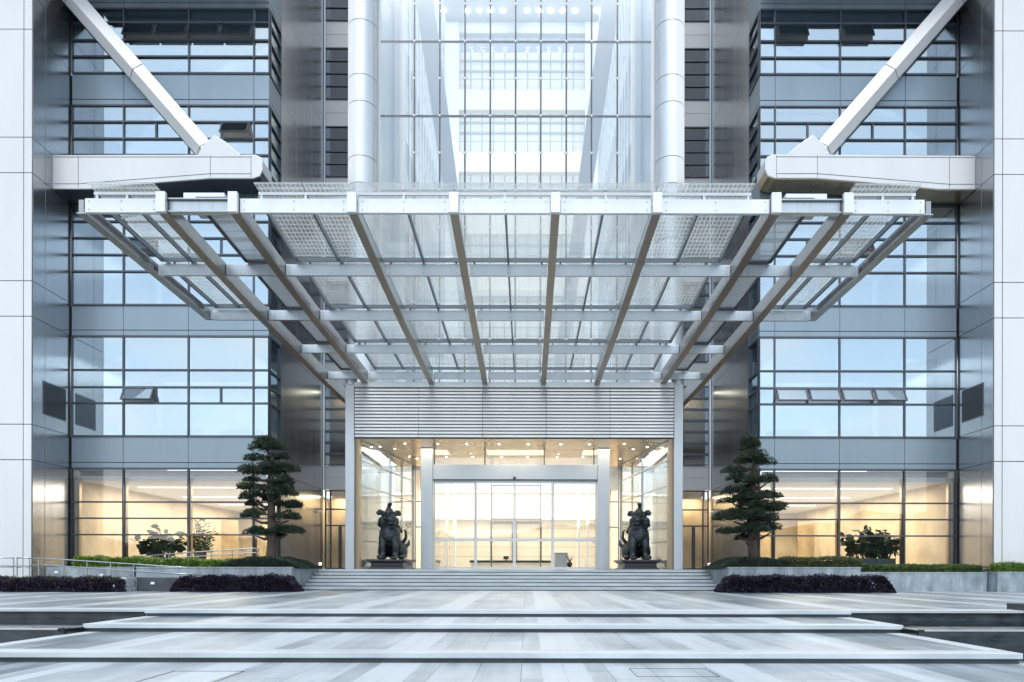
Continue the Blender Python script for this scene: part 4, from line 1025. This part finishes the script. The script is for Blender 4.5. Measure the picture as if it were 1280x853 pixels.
pine(PX(941, YT), YT, .95, pads_from(RP), .15, 'cloud pruned pine tree in the planter by the olive hedge, fuller on one side', 12, PZ(560, YT))

def hedge(name, x0, x1, y0, y1, z0, z1, m, label, cat, size=.07, dens=900, group=None, rough=.06, slope=0, taper=0, core=True, seed=3, up=.5):
    rg = np.random.default_rng(seed); e = empty(name, ((x0 + x1) / 2, (y0 + y1) / 2, z0), label, cat, group)
    L, W, H = x1 - x0, y1 - y0, z1 - z0; P_, Nn = [], []
    def top(x, y):
        h = z1 + slope * (x - x0) + .5 * rough * np.sin(x * 3.1 + seed) + rough * .4 * np.sin(x * 7.7 + y * 3)
        if taper: d = np.minimum(x - x0, x1 - x) / taper; h = z0 + (h - z0) * np.clip(np.sqrt(np.clip(d, 0, 1)) , .12, 1)
        return h
    n = int(L * W * dens); x = rg.uniform(x0, x1, n); y = rg.uniform(y0, y1, n); P_.append(np.stack([x, y, top(x, y) - size * .6 + rg.normal(size=n) * rough * .45], 1)); Nn.append(np.tile([0, 0, 1.], (n, 1)))
    n = int(L * max(H, .1) * dens * 1.3); x = rg.uniform(x0, x1, n); t = rg.uniform(0, 1, n); y = np.full(n, y0) + rg.normal(size=n) * rough * .5; P_.append(np.stack([x, y, z0 + (top(x, y) - z0) * t], 1)); Nn.append(np.tile([0, -1., up], (n, 1)))
    for xs, s in ((x0, -1), (x1, 1)):
        n = int(W * max(H, .1) * dens * 1.2); y = rg.uniform(y0, y1, n); t = rg.uniform(0, 1, n); x = np.full(n, xs) + rg.normal(size=n) * rough * .5; P_.append(np.stack([x, y, z0 + (top(np.clip(x, x0, x1), y) - z0) * t], 1)); Nn.append(np.tile([s * 1., 0, up], (n, 1)))
    n = int(L * 26); x = rg.uniform(x0, x1, n); y = rg.uniform(y0, y1, n); hb_ = top(x, y)   # stray shoots above the clipped top
    for k in range(3): P_.append(np.stack([x + rg.normal(size=n) * .015, y, hb_ - size * .3 + size * .5 * k], 1)); Nn.append(np.tile([0, 0, 1.], (n, 1)))
    leaves('foliage', np.concatenate(P_), np.concatenate(Nn), size, m, e, .5, .75, seed)
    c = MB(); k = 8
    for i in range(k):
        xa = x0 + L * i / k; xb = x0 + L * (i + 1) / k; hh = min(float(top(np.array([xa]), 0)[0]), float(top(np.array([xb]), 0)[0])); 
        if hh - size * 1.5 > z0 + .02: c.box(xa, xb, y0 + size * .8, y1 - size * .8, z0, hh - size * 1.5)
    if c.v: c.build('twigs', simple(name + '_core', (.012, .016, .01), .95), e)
    return e
def planter(x0, x1, y0, y1, z1, label, soil=True):
    e = empty('stone_planter', ((x0 + x1) / 2, y0, 0), label, 'planter', 'grey granite planters')
    w_ = MB(); t = .12; nx = max(1, round((x1 - x0) / 1.05)); 
    for i in range(nx):
        a = x0 + (x1 - x0) * i / nx; b = x0 + (x1 - x0) * (i + 1) / nx; w_.box(a + .004, b - .004, y0, y0 + t, 0, z1 - .06)
    w_.box(x0 + .001, x0 + t, y0 + t + .002, y1, 0, z1 - .06); w_.box(x1 - t, x1 - .001, y0 + t + .002, y1, 0, z1 - .06); w_.build('wall', 'granite_wall', e)
    w_ = MB(); w_.box(x0 - .01, x1 + .01, y0 - .015, y0 + t + .05, z1 - .058, z1); w_.box(x0 - .01, x0 + t, y0 + t + .05, y1, z1 - .058, z1); w_.box(x1 - t, x1 + .01, y0 + t + .05, y1, z1 - .058, z1); w_.build('coping', 'granite_wall', e, bevel=.006)
    MB().box(x0 + t + .002, x1 - t - .002, y0 + t + .052, y1, 0, z1 - .08).build('soil', 'soil', e); return e
YQ = 27.8
planter(PX(170, YQ), -8.97, YQ, 31.3, PZ(709.5, YQ), 'granite planter under the pine tree beside the ramp')
planter(8.82, PX(1076, YQ), YQ, 31.3, PZ(708.5, YQ), 'granite planter under the pine tree with the olive hedge')
planter(PX(1076, YQ) + .02, 20.0, 28.75, 31.3, PZ(714.5, 28.75), 'long low granite planter below the window with the leafy plant')
planter(20.05, 34, 28.2, 28.95, PZ(714, 28.2), 'short granite planter against the base of the white pier')
hedge('trimmed_hedge', PX(285, 29), PX(381, 29), 28.1, 31.0, PZ(711, 28), PZ(698, 29), 'pine', 'low dark green mound of ground cover under the ramp side pine', 'hedge', .05, 1500, 'clipped green hedges', .05, 0, 1.0, seed=21)
hedge('trimmed_hedge', PX(895, 29), PX(985, 29), 28.1, 31.0, PZ(711, 28), PZ(697.5, 29), 'pine', 'low dark green mound of ground cover under the pine by the olive hedge', 'hedge', .05, 1500, 'clipped green hedges', .05, 0, 1.0, seed=22)
hedge('trimmed_hedge', PX(980, 28.5), PX(1070, 28.5), 28.0, 29.2, PZ(709, 28), PZ(697.5, 28.5), 'hedge_olive', 'olive green clipped hedge between the pine and the leafy indoor plant', 'hedge', .06, 1500, 'clipped green hedges', .06, 0, 0, seed=23)
hedge('trimmed_hedge', PX(1078, 29), 19.9, 28.9, 30.6, PZ(715, 29), PZ(706.5, 29), 'hedge', 'long low dark green hedge below the widest lit window', 'hedge', .06, 1500, 'clipped green hedges', .05, 0, 0, seed=24)
hedge('trimmed_hedge', PX(1247, 28.4), PX(1300, 28.4), 28.35, 28.85, PZ(715, 28.4), PZ(704, 28.4), 'hedge_bright', 'short bright green hedge in front of the white pier', 'hedge', .06, 1800, 'clipped green hedges', .05, 0, 0, seed=25)
hedge('trimmed_hedge', PX(105, 29.3), PX(292, 29.3), 28.7, 30.2, PZ(712, 29), PZ(699, 29.3), 'hedge_bright', 'long bright green hedge between the two ramp handrails', 'hedge', .08, 1900, 'clipped green hedges', .07, -.02, 0, seed=26)
hedge('purple_shrub_bed', PX(222, 27), PX(370, 27), 26.6, 27.7, 0, PZ(723, 27), 'purple', 'purple leaved shrub bed against the planter beside the steps, ramp side', 'shrub bed', .09, 1900, 'purple shrub beds', .07, 0, .3, seed=31, up=1.2)
hedge('purple_shrub_bed', PX(902, 27), PX(1110, 27), 26.6, 27.7, 0, PZ(722, 27), 'purple', 'long purple leaved shrub bed under the olive hedge planter', 'shrub bed', .09, 1900, 'purple shrub beds', .07, 0, .35, seed=32, up=1.2)
hedge('purple_shrub_bed', PX(-40, 26.6), PX(157, 26.6), 26.2, 27.2, 0, PZ(726, 26.6), 'purple', 'low purple shrub bed with green tips in front of the ramp rails', 'shrub bed', .08, 1900, 'purple shrub beds', .07, 0, 0, seed=33, up=.8)
hedge('trimmed_hedge', PX(-40, 26.9), PX(150, 26.9), 27.25, 27.5, .1, PZ(723.5, 27.3), 'hedge_olive', 'thin yellow green row of leaves behind the lowest purple bed', 'hedge', .07, 2200, 'clipped green hedges', .05, 0, 0, seed=34)

# ramp walls
e = empty('ramp_wall', (-14, 27.9, 0), 'dark grey granite ramp wall under the sloping front handrail', 'wall')
MB().box(PX(58, 28.6), PX(168, 28.6), 28.6, 28.8, 0, PZ(709.5, 28.6)).build('rear_wall', 'granite_wall', e)
MB().box(PX(159, 27), PX(167.5, 27), 26.5, 27.6, 0, PZ(722.5, 27)).build('end_post', 'nosing', e)
MB().box(PX(168, 27.2), PX(224, 27.2), 27.2, 27.35, 0, PZ(723, 27.2)).build('front_wall', 'granite_dark', e)
MB().box(-34, PX(168, 27.55), 27.55, 27.7, 0, PZ(724, 27.6)).build('front_wall', 'granite_wall', e)
for px, py, yy in ((70.5, 716.5, 28.6), (127.5, 720, 28.6), (191, 730, 27.2)):
    MB().box(PX(px - 2.2, yy), PX(px + 2.2, yy), yy - .025, yy - .002, PZ(py + 1.4, yy), PZ(py - 1.4, yy)).build('wall_lamp', simple('wall_lamp_lens', (.8, .85, .9), .3), e)
e = tag(MB().box(PX(146.0, 26.4), PX(148.5, 26.4), 26.15, 26.2, PZ(736, 26.2), PZ(732, 26.2)).build('marker_plate', 'nosing'), 'tiny pale square plate in front of the purple bed by the ramp', 'plate')
def rail(label, pts, y, posts, drop, foot, rad=.026):
    e = empty('handrail', (pts[0][0], y, 0), label, 'handrail', 'stainless ramp handrails')
    m_ = MB(); m_.tube([Vector((a, y, z)) for a, z in pts], rad, 8); m_.build('rail', 'steel', e, smooth=True)
    m_ = MB(); m_.tube([Vector((a, y - .05, z - drop)) for a, z in pts], rad * .8, 8); m_.build('lower_rail', 'steel', e, smooth=True)
    for x in posts:
        z = float(np.interp(x, [p[0] for p in pts], [p[1] for p in pts])); MB().tube([(x, y + .02, foot), (x, y + .02, z - rad)], .024, 8).build('post', 'steel', e)
    return e
Yh = 27.85
rail('sloping stainless handrail on the front of the ramp', [(PX(p, Yh), PZ(q, Yh)) for p, q in ((38, 699), (60, 699.5), (218, 709.5), (253, 711))], Yh, [PX(p, Yh) for p in (48, 79, 108.5, 138, 167, 197, 214, 250)], .27, .0)
rail('short level stainless railing in front of the white pier base', [(PX(p, Yh), PZ(q, Yh)) for p, q in ((-60, 698.5), (17, 698.7))], Yh, [PX(p, Yh) for p in (-50, -20, 16.5)], .38, .0)
rail('short stainless railing joining the pier railing and the ramp rail', [(PX(p, Yh), PZ(q, Yh)) for p, q in ((21, 698.7), (37, 699))], Yh, [PX(p, Yh) for p in (21,36.5)], .38, .0)
Yh = 30.5
rail('rear stainless handrail rising behind the bright green hedge', [(PX(p, Yh), PZ(q, Yh)) for p, q in ((120, 701), (238, 691.5), (318, 686), (324, 688), (322, 691))], Yh, [PX(p, Yh) for p in (158, 185, 211, 238, 264, 290, 306)], .2, .9)

# indoor plants
def house_plant(px, Y, zb0, label, sp, hgt, kind, pot):
    rg = random.Random(sp); e = empty('potted_plant', (PX(px, Y), Y, zb0), label, 'plant', 'leafy plants inside the lobby windows')
    x = PX(px, Y); bx_ = MB(); pw = pot
    bx_.box(x - pw, x + pw, Y - .3, Y + .3, zb0, zb0 + .55); bx_.build('pot', 'pot', e, bevel=.02)
    stems = MB(); lf = MB(); P_, Nn = [], []
    for k in range(40):
        a = rg.uniform(-1, 1); h = hgt * rg.uniform(.35, 1) * (1 - .35 * abs(a)); q0 = Vector((x + a * pw * .6, Y + rg.uniform(-.1, .1), zb0 + .5)); q1 = q0 + Vector((a * pw * .9 + rg.uniform(-.15, .15), rg.uniform(-.3, .3), h))
        mid = q0.lerp(q1, .6) + Vector((-a * .15, 0, .1)); stems.tube([q0, mid, q1], [.018, .013, .008], 5)
        for j in range(4 if kind == 'broad' else 9):
            c = q0.lerp(q1, rg.uniform(.5, 1)); d = Vector((rg.uniform(-1, 1), rg.uniform(-1, 1), rg.uniform(-.6, .5))).normalized(); L = rg.uniform(.28, .55) if kind == 'broad' else rg.uniform(.18, .36)
            s = d.cross(Vector((rg.uniform(-1, 1), rg.uniform(-1, 1), rg.uniform(-.2, 1)))).normalized() * L * (.32 if kind == 'broad' else .16)
            n = len(lf.v); lf.v += [tuple(c), tuple(c + d * L * .35 + s), tuple(c + d * L * .75 + s * .8), tuple(c + d * L), tuple(c + d * L * .75 - s * .8), tuple(c + d * L * .35 - s)]
            lf.f.append(tuple(range(n, n + 6)))
    stems.build('stem', 'bark', e); lf.build('leaves', 'plant', e)
house_plant(1082, 32.6, .9, 'dark leafy plant in grey pot inside the lit window', 5, 1.75, 'broad', .8)
house_plant(202, 33.0, .9, 'pale round leaved plant inside the window behind the ramp rail', 6, 1.7, 'broad', .7)
e = house_plant(1104, 32.5, .9, 'feathery drooping palm beside the dark leafy plant', 9, 1.5, 'fine', .45)
house_plant(250, 38.0, .9, 'thin leaved tree standing deep inside the ramp side lobby', 8, 2.9, 'fine', .5)

# small fittings
for sx, w_ in ((-1, 'ramp side'), (1, 'indoor plant side')):
    X0 = sx * 11.32; c = P(397.6 if sx < 0 else 889.5, 641, 38.9)
    e = empty('security_camera', (X0, 38.9, c.z), 'small white dome security camera on the dark return wall, ' + w_, 'camera', 'security cameras')
    MB().box(X0, X0 - sx * .12, 38.85, 38.95, c.z + .06, c.z + .12).build('bracket', 'white_metal', e)
    d = MB(); d.tube([(X0 - sx * .16, 38.9, c.z + .1), (X0 - sx * .16, 38.9, c.z + .02), (X0 - sx * .16, 38.9, c.z - .05), (X0 - sx * .16, 38.9, c.z - .09)], [.09, .11, .08, .02], 12); d.build('dome', 'white_metal', e, smooth=True)
    e = empty('floodlight', (sx * 8.9, 31.3, .9), 'small white faced floodlight at the top of the steps, ' + w_, 'floodlight', 'floodlights by the steps')
    xx = PX(400.5, 31.3) if sx < 0 else PX(886, 31.3)
    MB().box(xx - .07, xx + .07, 31.28, 31.36, 1.06, 1.22).build('housing', 'black', e); MB().box(xx - .055, xx + .055, 31.262, 31.278, 1.08, 1.2).build('lens', simple('flood_lens' + w_, (.95, .95, .95), .3, emit=(1, .96, .9), es=1.5), e); MB().box(xx - .02, xx + .02, 31.3, 31.34, .9, 1.06).build('bracket', 'black', e)
# stanchion poles by the side doors
for px, py0 in ((430, 690),):
    pass
e = tag(MB().box(PX(1262, 15.6), PX(1262, 15.6) + 1.6, 14.9, 15.7, -.3, PZ(754, 15.3)).build('stone_block', 'granite_dark', bevel=.01), 'black stone block at the pool edge, cut by the frame', 'stone block')
# access covers in the paving
for (x0, x1, y0, y1, lab) in ((PX(218, 9.0), PX(306, 9.0), 8.0, 9.0, 'rectangular paved access cover outline, ramp side of the front paving'), (PX(785, 9.4), PX(880, 9.4), 8.6, 9.3, 'rectangular paved access cover outline, plant side of the front paving')):
    m_ = MB(); t = .008
    m_.box(x0, x1, y1 - t, y1, -.45, -.446); m_.box(x0, x1, y0, y0 + t, -.45, -.446); m_.box(x0, x0 + t, y0 + t, y1 - t, -.45, -.446); m_.box(x1 - t, x1, y0 + t, y1 - t, -.45, -.446)
    tag(m_.build('access_cover', 'joint'), lab, 'access cover')

# far side of the square, behind the camera: added treeline mass, unseen itself, shaped for its reflection in the glass
rg = np.random.default_rng(5); nx = 140; m_ = MB(); X_ = np.linspace(-220, 220, nx)
hh = 8 + 1.2 * np.sin(X_ * .045 + 1) + 1.3 * np.sin(X_ * .17) + rg.normal(size=nx) * .7 + 6.5 * np.exp(-((X_ - 72) / 17) ** 2)
for i in range(nx): m_.v += [(X_[i], -70 + rg.normal(), -1), (X_[i], -74 + rg.normal(), max(2, hh[i])), (X_[i], -95, max(2, hh[i]) * .8), (X_[i], -110, -1)]
for i in range(nx - 1):
    for j in range(3): m_.f.append((4 * i + j, 4 * i + j + 1, 4 * (i + 1) + j + 1, 4 * (i + 1) + j))
tag(m_.build('reflection_treeline', 'treeline'), kind='structure')
